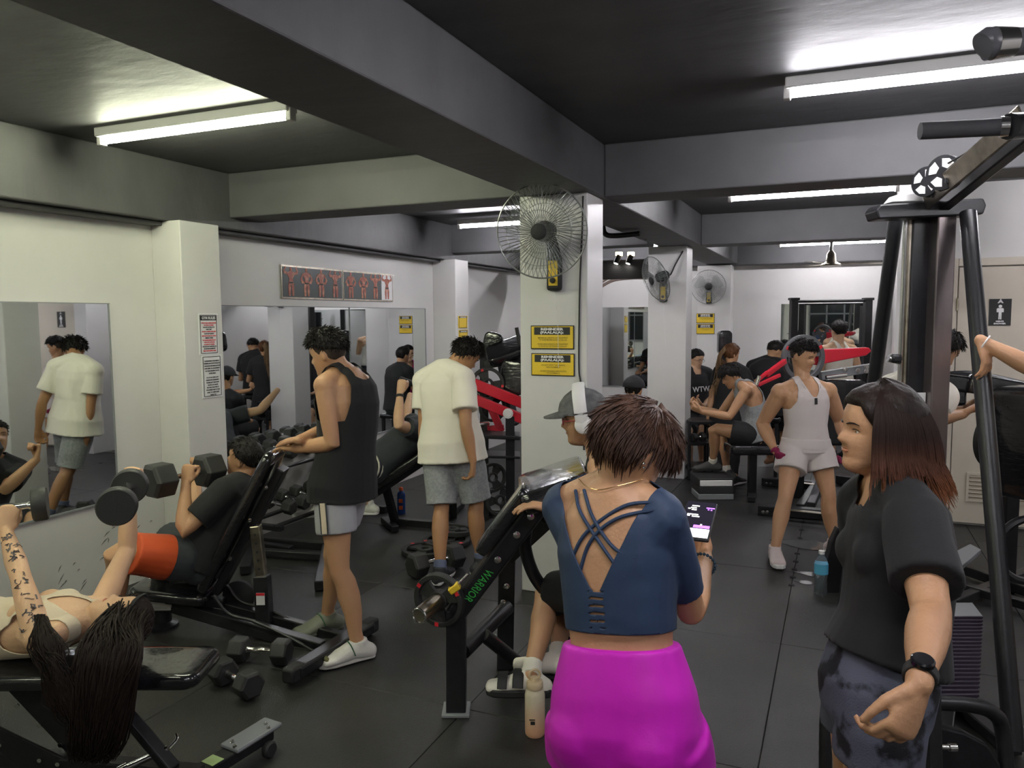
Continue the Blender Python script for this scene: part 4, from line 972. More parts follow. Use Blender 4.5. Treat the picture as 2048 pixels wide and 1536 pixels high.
# 12 --- woman with ponytail
w12 = Person('person with long light brown ponytail and black T-shirt standing with back turned', 1.58, 'f', 'medium', 1.0, .0085)
w12.pelvis(J(1452, 848, 8.1), 35).neck(1464, 737, 0, face=45).shoulder('L', .155, -.045).shoulder('R', .155, -.045)
w12.arm('L', (1425, 790, 0), (1416, 830, -1)); w12.arm('R', (1500, 780, 0), (1512, 762, 1)); w12.hand('L', (1414, 850, 0), RGT, .4); w12.hand('R', (1520, 750, 0), -UP, .4)
floor_leg(w12, 'L', 1440, 960, 30); floor_leg(w12, 'R', 1468, 955, 50)
w12.head(1463, 708, 0, face=70, pitch=-8, L=.2); w12.build_body(); w12.hair(.06, 'copper', seed=81, back=-.3, ear=-.1)
mb = MB(); rs_ = random.Random(3)
for i in range(220):
    p = w12.hp((rs_.gauss(0, .05), -.46, .22 + rs_.gauss(0, .04))); e = p + w12.back * 0; P_ = curve_pts([p, p - w12.HM @ Vector((.02, .05, .02)) - UP * .08, p - UP * (.24 + rs_.gauss(0, .03)) + RGT * rs_.gauss(-.03, .022), p - UP * (.42 + rs_.gauss(0, .05)) + RGT * rs_.gauss(-.05, .03)], 3); n = len(P_)
    mb.tube(P_, [.005 * (1 - .8 * (k / n) ** 2) for k in range(n)], 4, cap=False)
mb.build('ponytail', mat('hair_light', (.20, .12, .06), .4, var=.3, vscale=30), w12.root, angle=90)
w12.garment('t_shirt', CL['black'], -.1, .02, .02, .62, .022, wr=.006, seed=45); w12.garment('leggings', CL['black'], -.2, .008, t1=.14, legs=1.9, linf=.006, lflare=0)
for sd in 'LR': w12.shoe(sd, M['blackm'])
# 13 --- man in black seen from the side
m13 = Person('person with cropped hair in black T-shirt sitting behind the red machine', 1.70, 'm', 'medium', 1.05, .0085)
m13.pelvis(J(1530, 815, 8.2), 45).neck(1540, 728, 0, bend=.03).shoulder('L', .18, -.05).shoulder('R', .18, -.05)
m13.arm('L', (1512, 775, 0), (1530, 800, 1)); m13.arm('R', (1575, 770, 0), (1590, 760, 1)); m13.leg('L', (1540, 850, 1), (1540, 915, 1), 60).leg('R', (1570, 850, 1), (1570, 915, 1), 60)
m13.head(1552, 702, 0, face=80, pitch=-20, L=.2); m13.build_body(); m13.hair(.02, 'black', seed=91, back=-.1, rough=.005, strands=300, slen=.09)
m13.garment('t_shirt', CL['black'], -.15, .028, .02, .62, .026, wr=.008, seed=55); m13.garment('shorts', CL['black'], -.2, .018, t1=.14, legs=.85, linf=.03)
# 14 --- man at the far mirror
m14 = Person('person in white racerback tank seen from behind at the far mirror', 1.72, 'm', 'light', 1.05, .0085)
m14.pelvis(J(1676, 772, 9.2), -15).neck(1676, 693, 0, bend=0).shoulder('L', .19, -.045).shoulder('R', .19, -.045); m14.armb = 1.15
m14.arm('L', (1640, 735, 0), (1650, 700, 1)); m14.arm('R', (1714, 735, 0), (1702, 700, 1)); floor_leg(m14, 'L', 1665, 905, -20); floor_leg(m14, 'R', 1690, 905, 0)
m14.head(1677, 661, 0, face=-15, pitch=2, L=.2); m14.build_body(); m14.hair(.05, 'black', seed=95, back=-.25, strands=300, slen=.09)
tank(m14, CL['white'], -.1, .010, .075, .64, .93, wr=.003); m14.garment('shorts', CL['char'], -.2, .02, t1=.14, legs=.7, linf=.03)
for sd in 'LR': m14.shoe(sd, M['blackm'])
# 15 --- man behind the pulley frame
m15 = Person('person in white T-shirt behind the steel uprights gripping a machine handle', 1.72, 'm', 'medium', 1.0, .0072)
m15.pelvis(J(1812, 930, 4.1), 70).neck(1832, 768, 0, face=75, bend=.03).shoulder('L', .18, -.05).shoulder('R', .18, -.05)
m15.arm('R', (1856, 842, -1), (1925, 828, 1)); m15.arm('L', (1870, 830, 1), (1925, 815, 1)); m15.hand('R', (1962, 808, 0), -UP, .7); m15.hand('L', (1955, 800, 0), -UP, .7)
floor_leg(m15, 'L', 1818, 1290, 80, d=4.3); floor_leg(m15, 'R', 1830, 1310, 70, d=4.0)
m15.head(1880, 702, 0, face=82, pitch=-34, L=.215); m15.build_body(); m15.hair(.05, 'black', seed=99, back=-.25, strands=700, slen=.16, rough=.03, scat=.4, top=1.3)
m15.garment('t_shirt', CL['white'], -.2, .026, .03, .66, .026, wr=.008, seed=65); m15.garment('shorts', CL['char'], -.2, .02, t1=.14, legs=.9, linf=.03)
for sd in 'LR': m15.shoe(sd, M['blackm'])
# 16 --- person at right edge with raised arm
m16 = Person('person cut by the right edge, raised bare arm with pale bracelet', 1.68, 'm', 'medium', 1.0, .0065)
m16.pelvis(J(2180, 965, 3.1), -100).neck(2172, 735, 0, bend=0).shoulder('L', .18, -.05).shoulder('R', .18, -.05)
m16.arm('R', (2085, 745, -1), (2003, 703, 0)); m16.arm('L', (2150, 860, 0), (2130, 930, 0)); m16.hand('R', (1964, 690, 0), FWD * .5 - UP * .2 - RGT * .3, .25); m16.hand('L', (2120, 990, 0), RGT, .3)
floor_leg(m16, 'L', 2190, 1480, -90); floor_leg(m16, 'R', 2180, 1420, -90)
m16.head(2168, 695, 0, face=-95, pitch=-5, L=.21); m16.build_body(); m16.hair(.05, 'black', seed=101); tank(m16, CL['white'], -.1, .010, .10, .6, .95); m16.garment('shorts', CL['char'], -.2, .02, t1=.14, legs=.9, linf=.03)
a = m16.arms['R']; ax_ = (a[2] - a[1]).normalized(); mb = MB(); mb.ring(a[1].lerp(a[2], .93), ax_, .033, .0035); mb.build('bracelet', M['white'], m16.root)
for sd in 'LR': m16.shoe(sd, M['blackm'])
# 17 --- person in dark cap beyond the near pillar
m17 = Person('person in dark cap and black T-shirt half hidden beyond the woman with the phone', 1.68, 'm', 'medium', 1.0, .0085)
m17.pelvis(J(1262, 915, 7.0), 20).neck(1266, 826, 0, bend=.02).shoulder('L', .18, -.05).shoulder('R', .18, -.05)
m17.arm('L', (1235, 850, 0), (1240, 885, 1)); m17.arm('R', (1295, 850, 0), (1290, 885, 1)); m17.leg('L', (1262, 900, 1), (1262, 960, 0), 20).leg('R', (1285, 900, 1), (1285, 960, 0), 20)
m17.head(1268, 779, 0, face=30, pitch=-5, L=.2); m17.build_body(); m17.hair(.02, 'black', seed=111); cap(m17, mat('cap_black', (.015, .015, .017), .8), off=.10)
m17.garment('t_shirt', CL['black'], -.15, .025, .02, .62, .026, wr=.008, seed=75); m17.garment('shorts', CL['black'], -.2, .018, t1=.14, legs=.9, linf=.03)
# 18, 19 --- two people seen in the middle mirror
def seated(label, x, y, face, tee, tone='light', glass=True, seed=1, sex='m'):
    s = Person(label, 1.66, sex, tone, 1.0, .009); s.pelvis(Vector((x, y, .58)), Vector(face)); f = Vector(face).normalized(); s.neck(0, 0, pt=Vector((x, y, 1.06)) + f * .06, bend=.02)
    s.shoulder('L', .17, -.05).shoulder('R', .17, -.05)
    for sd in 'LR':
        a = s.arms[sd][0]; sg = s.rs if sd == 'R' else -s.rs; e = a - UP * .25 + sg * .06 + f * .06; w_ = e + f * .19 - sg * .08 - UP * .04; s.arms[sd] += [e, w_]; s.hands[sd] = (w_, (f - UP * .3).normalized(), -UP, .4, .1, .4, 1)
        h = s.PC + (s.rl if sd == 'R' else -s.rl) * .09; k = h + f * .40 + UP * .02 + (s.rl if sd == 'R' else -s.rl) * .05; s.legs[sd] = [h, k, Vector((k.x, k.y, .2)) - f * .02, f]
        s.legs[sd][2].z = max(.085, k.z - .41)
    s.head(0, 0, pt=s.NB + UP * .165 + f * .05, face=f, pitch=-8); s.build_body(); s.hair(.035, 'black', seed=seed, top=1.5)
    if glass: glasses(s, mat('dark_frame', (.10, .02, .02), .3))
    s.garment('t_shirt', tee, -.12, .028, .02, .62, .026, wr=.008, seed=seed); s.garment('trousers', CL['char'], -.2, .018, t1=.14, legs=1.8, linf=.02)
    for sd in 'LR': s.shoe(sd, M['blackm'])
    return s
s18 = seated('person in magenta T-shirt seen only in the middle mirror', -2.86, 9.1, (-.75, -.6, 0), CL['dred'], seed=121)
s19 = seated('person in black T-shirt and glasses seen only in the middle mirror', -3.15, 8.4, (-.3, .95, 0), CL['black'], 'medium', seed=122)
# ------------------------------------------------------------------ gym equipment
def V3(x, y=None, z=None): return Vector((x, y, z))
def pad(name, c, L, W, Ht, dl, up, parent, m=None, taper=1.0, rnd=.05):      # upholstered cushion: length along dl
    dl = Vector(dl).normalized(); up = Vector(up); up = (up - dl * up.dot(dl)).normalized(); sd = dl.cross(up); c = Vector(c)
    n = 8; out = []
    def corner(cx, cy, a0, w_):
        return [(cx + rnd * math.cos(a0 + k * math.pi / 2 / n), (cy + rnd * math.sin(a0 + k * math.pi / 2 / n))) for k in range(n + 1)]
    hx, hy = L / 2 - rnd, W / 2 - rnd; P_ = corner(hx, hy, 0, 0) + corner(-hx, hy, math.pi / 2, 0) + corner(-hx, -hy, math.pi, 0) + corner(hx, -hy, 1.5 * math.pi, 0)
    rings = []
    for z, k in ((-.5, .93), (-.42, .985), (-.25, 1), (.2, 1), (.38, .985), (.47, .95), (.5, .86), (.51, .5)):
        rings.append([c + dl * x * (1 - (1 - k) * 1.0) + sd * y * (1 - (1 - k) * 1.6) * (1 + (taper - 1) * (x / L + .5)) + up * z * Ht for x, y in P_])
    return MB().loft(rings).build(name, m or M['vinyl'], parent, angle=60)
def bolt(p, n, parent, r=.011, m=None):
    return MB().lathe(p, [(.001, -.002), (r * 1.35, -.002), (r * 1.35, .002), (r, .003), (r * .9, .008), (.001, .009)], n, 12).build('bolt', m or M['steel'], parent)
def hexhead(mb, c, ax, r, L, up=UP, seg=6):
    ax = Vector(ax).normalized(); u = Vector(up); u = (u - ax * u.dot(ax)).normalized(); s_ = ax.cross(u); rings = []
    for t, k in ((-.5, .78), (-.40, 1), (.40, 1), (.5, .78)):
        rings.append([Vector(c) + ax * L * t + (u * math.cos(2 * math.pi * (i + .5) / seg) + s_ * math.sin(2 * math.pi * (i + .5) / seg)) * r * k for i in range(seg)])
    mb.loft(rings)
def dumbbell(p0, p1, r, Lh, label=None, group=None, hexa=True, roll=UP, hr=.0145, hm=None, m2=None):
    p0 = Vector(p0); p1 = Vector(p1); ax = (p1 - p0).normalized(); c = (p0 + p1) / 2
    t = empty('dumbbell', label, 'dumbbell', (c.x, c.y, min(p0.z, p1.z) - r), group)
    for i, p in enumerate((p0, p1)):
        mb = MB()
        if hexa: hexhead(mb, p, ax, r, Lh, roll)
        else: mb.lathe(p - ax * Lh / 2, [(.001, 0), (r * .93, 0), (r, .006), (r, Lh - .006), (r * .93, Lh), (.001, Lh)], ax, 36)
        mb.build('head', hm or M['hexr'], t, smooth=not hexa, bevel=.006 if hexa else 0)
    mb = MB(); L = (p1 - p0).length - Lh * .9
    mb.lathe(c - ax * L / 2, [(hr * .9, 0), (hr * 1.25, .006), (hr * .85, .02), (hr * 1.05, L * .35), (hr * 1.1, L / 2), (hr * 1.05, L * .65), (hr * .85, L - .02), (hr * 1.25, L - .006), (hr * .9, L)], ax, 14)
    mb.build('handle', M['steel'], t); return t
def plate(c, ax, r, th, parent=None, label=None, group=None, marks=True, rot=0.0, m=None):
    ax = Vector(ax).normalized(); c = Vector(c)
    t = parent or empty('weight_plate', label, 'weight plate', (c.x, c.y, c.z - r * math.sqrt(max(0, 1 - ax.z ** 2))), group)
    _, a, b = basis(ax); mb = MB(); seg = 40
    def ringpts(rr, h): return [c + ax * h + (a * math.cos(2 * math.pi * k / seg) + b * math.sin(2 * math.pi * k / seg)) * rr for k in range(seg)]
    def annulus(r0, r1, h, e):
        R_ = [ringpts(r0, -h), ringpts(r0 + e, -h - e), ringpts(r1 - e, -h - e), ringpts(r1, -h), ringpts(r1, h), ringpts(r1 - e, h + e), ringpts(r0 + e, h + e), ringpts(r0, h), ringpts(r0, -h)]
        mb.loft(R_, cap=False)
    annulus(r * .80, r, th * .42, .004); annulus(.027, r * .36, th * .42, .004)
    for k in range(3):
        an = rot + 2 * math.pi * k / 3
        poly = []
        for rr, w_ in ((r * .30, .50), (r * .86, .34)):
            poly.append((rr, w_))
        q = [c - ax * th * .25 + (a * math.cos(an + s_ * w_) + b * math.sin(an + s_ * w_)) * rr for rr, w_, s_ in ((r * .3, .62, -1), (r * .84, .42, -1), (r * .84, .42, 1), (r * .3, .62, 1))]
        mb.prism(q, ax * th * .5)
    o = mb.build('plate_body', m or M['blackm'], t)
    if marks:
        for k in range(3):
            an = rot + 2 * math.pi * k / 3; u = a * math.cos(an) + b * math.sin(an); v = ax.cross(u)
            for s_ in (-1, 1): MB().box(c + u * r * .89 + ax * s_ * (th * .42 + .004), (r * .15, r * .15, .002), M3=Matrix((u, v, ax)).transposed()).build('red_mark', M['redm'], o, smooth=False)
    return t
def beamo(name, p0, p1, w_, h, parent, m=None, up=None, bevel=.006): return MB().beam(p0, p1, w_, h, up).build(name, m or M['black'], parent, smooth=False, bevel=bevel)
def tubeo(name, pts, r, parent, m=None, n=8, seg=14): return MB().tube(curve_pts(pts, n) if len(pts) > 2 else pts, r, seg).build(name, m or M['black'], parent)
def wheel(c, ax, r, w_, parent, m=None): 
    ax = Vector(ax).normalized(); return MB().lathe(Vector(c) - ax * w_ / 2, [(.004, 0), (r * .8, 0), (r, w_ * .25), (r, w_ * .75), (r * .8, w_), (.004, w_)], ax, 24).build('wheel', m or M['blackm'], parent)
# --- near flat bench
fb = empty('flat_bench', 'near adjustable bench with shiny plastic-wrapped pad under the lying person', 'bench', J(200, 1500, 2.75))
fb.location.z = 0
c0 = J(375, 1320, 2.735); c0.z = .42
pad('back_pad', CAM + FWD * 2.735 + RGT * (-1.58) + UP * (.425 - 1.7), .92, .27, .055, RGT, UP, fb)
pad('seat_pad', CAM + FWD * 2.76 + RGT * (-2.28) + UP * (.430 - 1.7), .42, .30, .06, RGT, UP, fb)
def C(r_, f_, z): return CAM + RGT * r_ + FWD * f_ + UP * (z - 1.7)
beamo('pad_support', C(-2.3, 2.74, .375), C(-1.30, 2.74, .375), .06, .045, fb)
mb = MB(); mb.box(C(-1.41, 2.66, .345), (.05, .02, .08)); mb.build('bracket', M['black'], fb, bevel=.004); bolt(C(-1.41, 2.645, .34), -FWD, fb)
ap = MB(); ap.prism([C(-1.86, 2.70, .37), C(-1.70, 2.70, .37), C(-1.50, 2.70, .12), C(-1.53, 2.70, .04), C(-1.60, 2.70, .06)], FWD * .012); o = ap.build('adjuster_plate', M['black'], fb, smooth=False, bevel=.003)
for i in range(4): MB().lathe(C(-1.815 + .075 * i, 2.698, .30 - .075 * i) , [(.001, 0), (.009, 0), (.009, .004), (.001, .004)], -FWD, 12).build('adjuster_hole', M['steel'], o)
ap = MB(); ap.prism([C(-2.02, 2.66, .30), C(-1.98, 2.66, .30), C(-1.60, 2.66, .10), C(-1.78, 2.66, .06)], FWD * .012); o2 = ap.build('selector_plate', M['black'], fb, smooth=False, bevel=.003)
for i, (x, z) in enumerate(((-1.90, .23), (-1.86, .175), (-1.72, .115), (-1.655, .10))): MB().lathe(C(x, 2.658, z), [(.001, 0), (.008, 0), (.008, .004), (.001, .004)], -FWD, 12).build('adjuster_hole', M['steel'], o2)
beamo('base_beam', C(-2.5, 2.80, .11), C(-1.12, 2.62, .075), .06, .06, fb)
beamo('front_foot', C(-.98, 2.93, .065), C(-1.26, 2.42, .065), .07, .045, fb)
ft = MB(); ft.beam(C(-.965, 2.96, .092), C(-1.075, 2.76, .092), .098, .018); o = ft.build('foot_plate', M['grey'], fb, smooth=False, bevel=.008)
for k in range(4): bolt(C(-.985 - .085 * (k // 2) + .02 * (k % 2), 2.92 - .13 * (k // 2) - .03 * (k % 2), .102), UP, o, .006)
st = MB(); st.beam(C(-1.095, 2.715, .0895), C(-1.12, 2.67, .0895), .06, .002); st.build('sticker', mat('sticker_green', (.45, .6, .25), .5), fb, smooth=False)
wheel(C(-.955, 2.86, .032), (RGT - FWD * .5), .032, .03, fb)
pn = MB(); pn.cyl(C(-1.385, 2.60, .115), C(-1.255, 2.66, .155), .012, 14).cyl(C(-1.40, 2.59, .11), C(-1.375, 2.605, .118), .018, 14); pn.build('selector_pin', M['steel'], fb)
tubeo('pin_handle', [C(-1.25, 2.66, .155), C(-1.235, 2.69, .17), C(-1.245, 2.71, .18)], .006, fb, M['steel'], 4)
beamo('rear_foot', C(-2.45, 2.50, .05), C(-2.45, 3.1, .05), .07, .05, fb)
beamo('strut', C(-1.52, 2.74, .35), C(-1.22, 2.62, .10), .05, .035, fb)
# --- round dumbbells in the lying person's hands
hl, hr_ = w8.hands['L'], w8.hands['R']
cL = hl[0] + hl[1] * .085; cR = hr_[0] + hr_[1] * .085
dl = (RGT * .9 + FWD * .45 + UP * .05).normalized(); cL = cL - RGT * .018
dumbbell(cL - dl * .115, cL + dl * .115, .066, .052, 'round black dumbbell held up by the tattooed hand at the left edge', hexa=False)
dr_ = (FWD * .97 + RGT * .18 + UP * .12).normalized()
dumbbell(J(234, 1012, 2.70), J(260, 972, 3.0), .068, .05, 'round dumbbell held above the lying person by the far hand', hexa=False)
# --- floor dumbbells
z7 = .066
dumbbell(onz(478, 1298, z7), onz(563, 1303, z7), .066, .085, 'black hex dumbbell on the floor with its chrome handle facing the viewer', group=None)
dumbbell(onz(446, 1342, .062), onz(497, 1368, .066), .066, .085, 'black hex dumbbell on the floor nearest the corner of the wrapped bench')
dumbbell(onz(835, 1130, .085), onz(908, 1112, .085), .085, .11, 'black hex dumbbell on the floor by the left foot of the white T-shirt')
# --- dumbbell of the seated man
dumbbell(J(320, 960, 3.98), J(418, 940, 4.22), .098, .125, 'large hex dumbbell lifted by the seated person in orange shorts')
# --- incline bench of the seated man
ib = empty('incline_bench', 'black incline bench whose back pad props the person in orange shorts', 'bench', J(480, 1250, 4.1)); ib.location.z = 0
a0, a1 = J(420, 1165, 4.12), J(548, 910, 4.12); dA = (a1 - a0).normalized(); nA = dA.cross(FWD).normalized(); nA = nA if nA.dot(RGT) < 0 else -nA
pad('back_pad', (a0 + a1) / 2 - nA * .0, (a1 - a0).length + .06, .28, .06, dA, nA, ib)
beamo('back_frame', a0 - nA * .062 - dA * .02, a1 - nA * .075 - dA * .04, .12, .045, ib, up=nA)
for t in (.25, .55, .8): bolt(a0.lerp(a1, t) - nA * .05 - FWD * .062, -FWD, ib, .009)
pad('seat_pad', J(352, 1180, 4.12), .42, .28, .055, RGT * 1 - UP * .12, UP, ib)
beamo('seat_frame', J(330, 1196, 4.12), J(450, 1205, 4.12), .06, .05, ib)
bs = onz(325, 1245, .02); mb = MB(); mb.lathe(Vector((bs.x, bs.y, .0)), [(.001, 0), (.085, 0), (.085, .015), (.05, .03), (.046, .33), (.001, .33)], UP, 24); mb.build('front_post', M['black'], ib)
beamo('base_beam', Vector((bs.x, bs.y, .14)), J(645, 1296, 3.86), .06, .07, ib)
beamo('base_beam_rear', J(452, 1212, 4.14), J(690, 1275, 3.98), .05, .05, ib)
f0, f1 = onz(588, 1345, .055), onz(738, 1252, .055)
beamo('rear_foot', f0, f1, .085, .06, ib, bevel=.012)
for p in (f0, f1): MB().box(p, (.07, .10, .075), M3=Matrix(((f1 - f0).normalized().cross(UP), (f1 - f0).normalized(), UP)).transposed()).build('rubber_cap', M['blackm'], ib, bevel=.014)
wd = (f1 - f0).normalized().cross(UP)
for px, py in ((648, 1325), (739, 1256)): g = onz(px, py, .035); wheel(g, (f1 - f0), .035, .025, ib, mat('wheel_olive', (.12, .12, .04), .5)); 
p0_, p1_ = J(527, 1180, 4.08), J(511, 1050, 4.08)
beamo('inner_post', p0_, p1_, .055, .055, ib, M['dsteel'], up=-FWD)
for k in range(5): q = p0_.lerp(p1_, .35 + .13 * k) - FWD * .029; MB().lathe(q, [(.001, 0), (.007, 0), (.007, .002), (.001, .002)], -FWD, 10).build('post_hole', M['ink'], ib)
beamo('post_sleeve', J(530, 1245, 4.05), J(524, 1150, 4.08), .078, .078, ib, up=-FWD)
lb = J(521, 1198, 4.00); mb = MB(); mb.box(lb + FWD * .0, (.045, .003, .066), M3=Matrix((RGT, FWD, UP)).transposed()); o = mb.build('label', M['paper'], ib, smooth=False)
MB().box(lb - FWD * .002 + UP * .026, (.045, .003, .014), M3=Matrix((RGT, FWD, UP)).transposed()).build('label_header', M['redm'], o, smooth=False)
wheel(J(478, 1192, 4.2), FWD, .09, .05, ib)
for s_ in (-.09, .09): tubeo('link_bar', [J(440, 1180, 4.05) + FWD * s_, J(470, 1215, 4.03) + FWD * s_, J(520, 1230, 4.0) + FWD * s_, J(590, 1262, 3.95) + FWD * s_, J(640, 1290, 3.9) + FWD * s_], .008, ib, M['black'], 5)
# --- low steel frame behind the man in the black tank
lf = empty('floor_frame', 'low black steel frame on the floor behind the person in the black tank', 'gym frame', onz(590, 1100, 0))
beamo('rail', onz(505, 1080, .05), onz(655, 1092, .05), .05, .06, lf); beamo('rail', onz(512, 1103, .04), onz(650, 1113, .04), .05, .05, lf)
beamo('end_foot', onz(655, 1095, .04), onz(640, 1172, .04), .07, .06, lf); beamo('end_foot', onz(508, 1075, .04), onz(490, 1140, .04), .07, .06, lf)
# --- dumbbell rack by the left wall
rk = empty('dumbbell_rack', 'two-tier dumbbell rack along the left wall below the middle mirror', 'rack', (-3.85, 4.95, 0))
ry0, ry1 = 4.35, 5.70
for z, x in ((.22, -3.80), (.60, -3.93)):
    for dx, dz_ in ((-.07, .03), (.07, -.02)): beamo('shelf_rail', (x + dx, ry0, z + dz_), (x + dx, ry1, z + dz_), .05, .02, rk)
for y in (ry0 + .04, ry1 - .04):
    beamo('side_post', (-4.02, y, .0), (-4.06, y, .72), .06, .05, rk, up=(0, 1, 0)); beamo('foot', (-4.12, y, .03), (-3.62, y, .03), .06, .06, rk)
    for z, x in ((.21, -3.80), (.59, -3.93)): beamo('bracket', (-4.05, y, z - .03), (x + .1, y, z - .03), .05, .04, rk)
proto_d = None; k_ = 0
for z, x, n, lab in ((.292, -3.80, 8, 'hex dumbbell on the lower tier of the wall rack'), (.668, -3.93, 7, 'hex dumbbell on the upper tier of the wall rack')):
    for i in range(n):
        y = ry0 + .12 + (ry1 - ry0 - .2) * i / (n - 1); jx = random.uniform(-.012, .012)
        if proto_d is None:
            proto_d = dumbbell((-.10, 0, .0), (.10, 0, -.026), .058, .085, lab, 'dumbbells on the wall rack', roll=(0, 1, 1)); proto_d.location = (0, 0, 0)
            for ch in proto_d.children: ch.data.transform(Matrix.Translation((0, 0, -.084))) if False else None
            d = proto_d
        else: d = copy_tree(proto_d)
        d.location = (x + jx, y, z - .026 + .05 - .05); d.rotation_euler = (0, 0, random.uniform(-.06, .06)); d['label'] = lab + ', ' + ('nearest end' if i == 0 else 'farthest end' if i == n - 1 else ('second', 'third', 'fourth', 'fifth', 'sixth', 'seventh')[i - 1] + ' from the near end'); d['group'] = 'dumbbells on the %s tier of the wall rack' % ('lower' if z < .5 else 'upper')
# --- plates on the floor
for i, (px, py, z, r) in enumerate(((850, 1100, .02, .17), (893, 1082, .022, .18), (905, 1060, .062, .16))):
    g = onz(px, py, z); plate(g, (.05 * (i == 2), .06 * (i == 2), 1), r, .032, label=('black grip plate lying left in the pile behind the hex dumbbell', 'black grip plate lying under the top plate of the floor pile', 'topmost black grip plate of the pile beside the grey shorts')[i], rot=.4 + i)
# --- far incline bench with reclining man
ub = empty('incline_bench', 'far incline bench under the reclining person in grey', 'bench', J(800, 1045, 6.1)); ub.location.z = 0
u0, u1 = J(728, 985, 6.05), J(868, 892, 6.05); dU = (u1 - u0).normalized(); nU = dU.cross(FWD).normalized(); nU = nU if nU.z > 0 else -nU
pad('back_pad', (u0 + u1) / 2, (u1 - u0).length, .3, .07, dU, nU, ub); beamo('back_frame', u0 - nU * .06, u1 - nU * .06, .08, .05, ub, up=nU)
beamo('base_beam', onz(790, 1042, .04), onz(905, 1052, .04), .06, .06, ub); beamo('leg', J(772, 975, 6.05), onz(790, 1042, .05), .06, .05, ub); beamo('leg', J(862, 915, 6.05), onz(888, 1050, .05), .06, .05, ub); beamo('foot', onz(760, 1052, .03) + FWD * .2, onz(800, 1042, .03) - FWD * .25, .06, .05, ub)
lv = empty('lever_bar', 'black lever handle gripped by the reclining person, passing behind the white T-shirt', 'machine', J(900, 1000, 6.3)); lv.location.z = 0
tubeo('handle', [J(800, 757, 6.0), J(830, 766, 6.05), J(900, 778, 6.15)], .018, lv, M['blackm'], 4); beamo('upright', J(905, 775, 6.2), onz(905, 1035, .0), .07, .07, lv); beamo('foot', onz(890, 1030, .03) - FWD * .1, onz(915, 1030, .03) + FWD * .4, .08, .05, lv)
def bottle(px, py, prof, label, mats, cat='bottle', z=0.0):
    g = onz(px, py, z); t = empty('water_bottle', label, cat, (g.x, g.y, z)); return t, Vector((g.x, g.y, z))
t, g = bottle(803, 1027, None, 'blue sports bottle with orange print on the floor under the far bench', None)
MB().lathe(g, [(.001, 0), (.034, 0), (.036, .01), (.036, .17), (.030, .19), (.016, .2), (.016, .21), (.001, .21)], UP, 20).build('body', mat('bottle_blue', (.01, .04, .16), .3), t)
MB().lathe(g + UP * .205, [(.018, 0), (.018, .02), (.010, .03), (.001, .032)], UP, 16).build('cap', mat('bottle_orange', (.6, .10, .02), .4), t)
for z in (.06, .12): MB().box(g + UP * z - FWD * .035, (.034, .004, .034), M3=Matrix((RGT, FWD, UP)).transposed()).build('print', MATS['bottle_orange'], t, bevel=.003)
# --- red lever machine left of the near pillar
rm = empty('lever_machine', 'red lever-arm machine with black plates left of the near pillar', 'machine', J(1000, 1000, 6.2)); rm.location.z = 0
beamo('lever_arm', J(940, 764, 6.1), J(1075, 818, 6.1), .06, .085, rm, M['red'], up=UP); beamo('lever_arm', J(944, 796, 5.95), J(1070, 848, 5.95), .06, .075, rm, M['red'], up=UP)
bolt(J(1016, 827, 5.90), -FWD, rm, .030, M['white']); beamo('brace', J(975, 800, 6.2), J(1003, 862, 6.2), .05, .06, rm, M['red'], up=RGT)
beamo('brace', J(975, 858, 6.2), J(1008, 855, 6.2), .05, .05, rm, M['red'])
for px in (1020, 968): beamo('upright', J(px, 832 if px > 1000 else 690, 5.95 if px > 1000 else 6.4), Vector((*J(px, 900, 5.95 if px > 1000 else 6.4).xy, 0)), .07, .07, rm, up=-FWD)
beamo('shelf', J(950, 868, 6.0), J(1040, 872, 6.0), .25, .03, rm); beamo('shelf', J(965, 908, 6.0), J(1040, 910, 6.0), .25, .02, rm)
plate(J(975, 768, 6.15), -FWD + RGT * .15, .135, .03, rm, rot=1.2)
for px, py, d, r in ((985, 815, 6.3, .12), (985, 955, 6.1, .12), (1000, 1000, 6.2, .13)): plate(J(px, py, d), -FWD + RGT * .5, r, .03, rm, marks=False)
tubeo('plate_horn', [J(950, 850, 6.0), J(975, 848, 6.15)], .022, rm, M['steel'])
pad('hip_pad', J(1012, 700, 6.3), .34, .26, .07, RGT + UP * .35, -FWD * .5 + UP, rm); pad('head_pad', J(985, 688, 6.45), .20, .16, .07, UP + RGT * .25, -FWD - RGT * .2, rm)
pad('back_pad', J(1026, 755, 6.2), .28, .2, .09, UP + RGT * .1, -FWD - RGT * .3, rm); beamo('pad_frame', J(970, 730, 6.35), J(1045, 715, 6.3), .06, .07, rm, up=UP); beamo('frame_strut', J(1003, 725, 6.4), J(1030, 850, 6.2), .06, .06, rm)
tubeo('hand_grip', [J(1040, 690, 6.2), J(1033, 655, 6.2)], .016, rm, M['blackm']); beamo('base_beam', onz(950, 1022, .04), onz(1100, 1030, .04), .08, .06, rm)
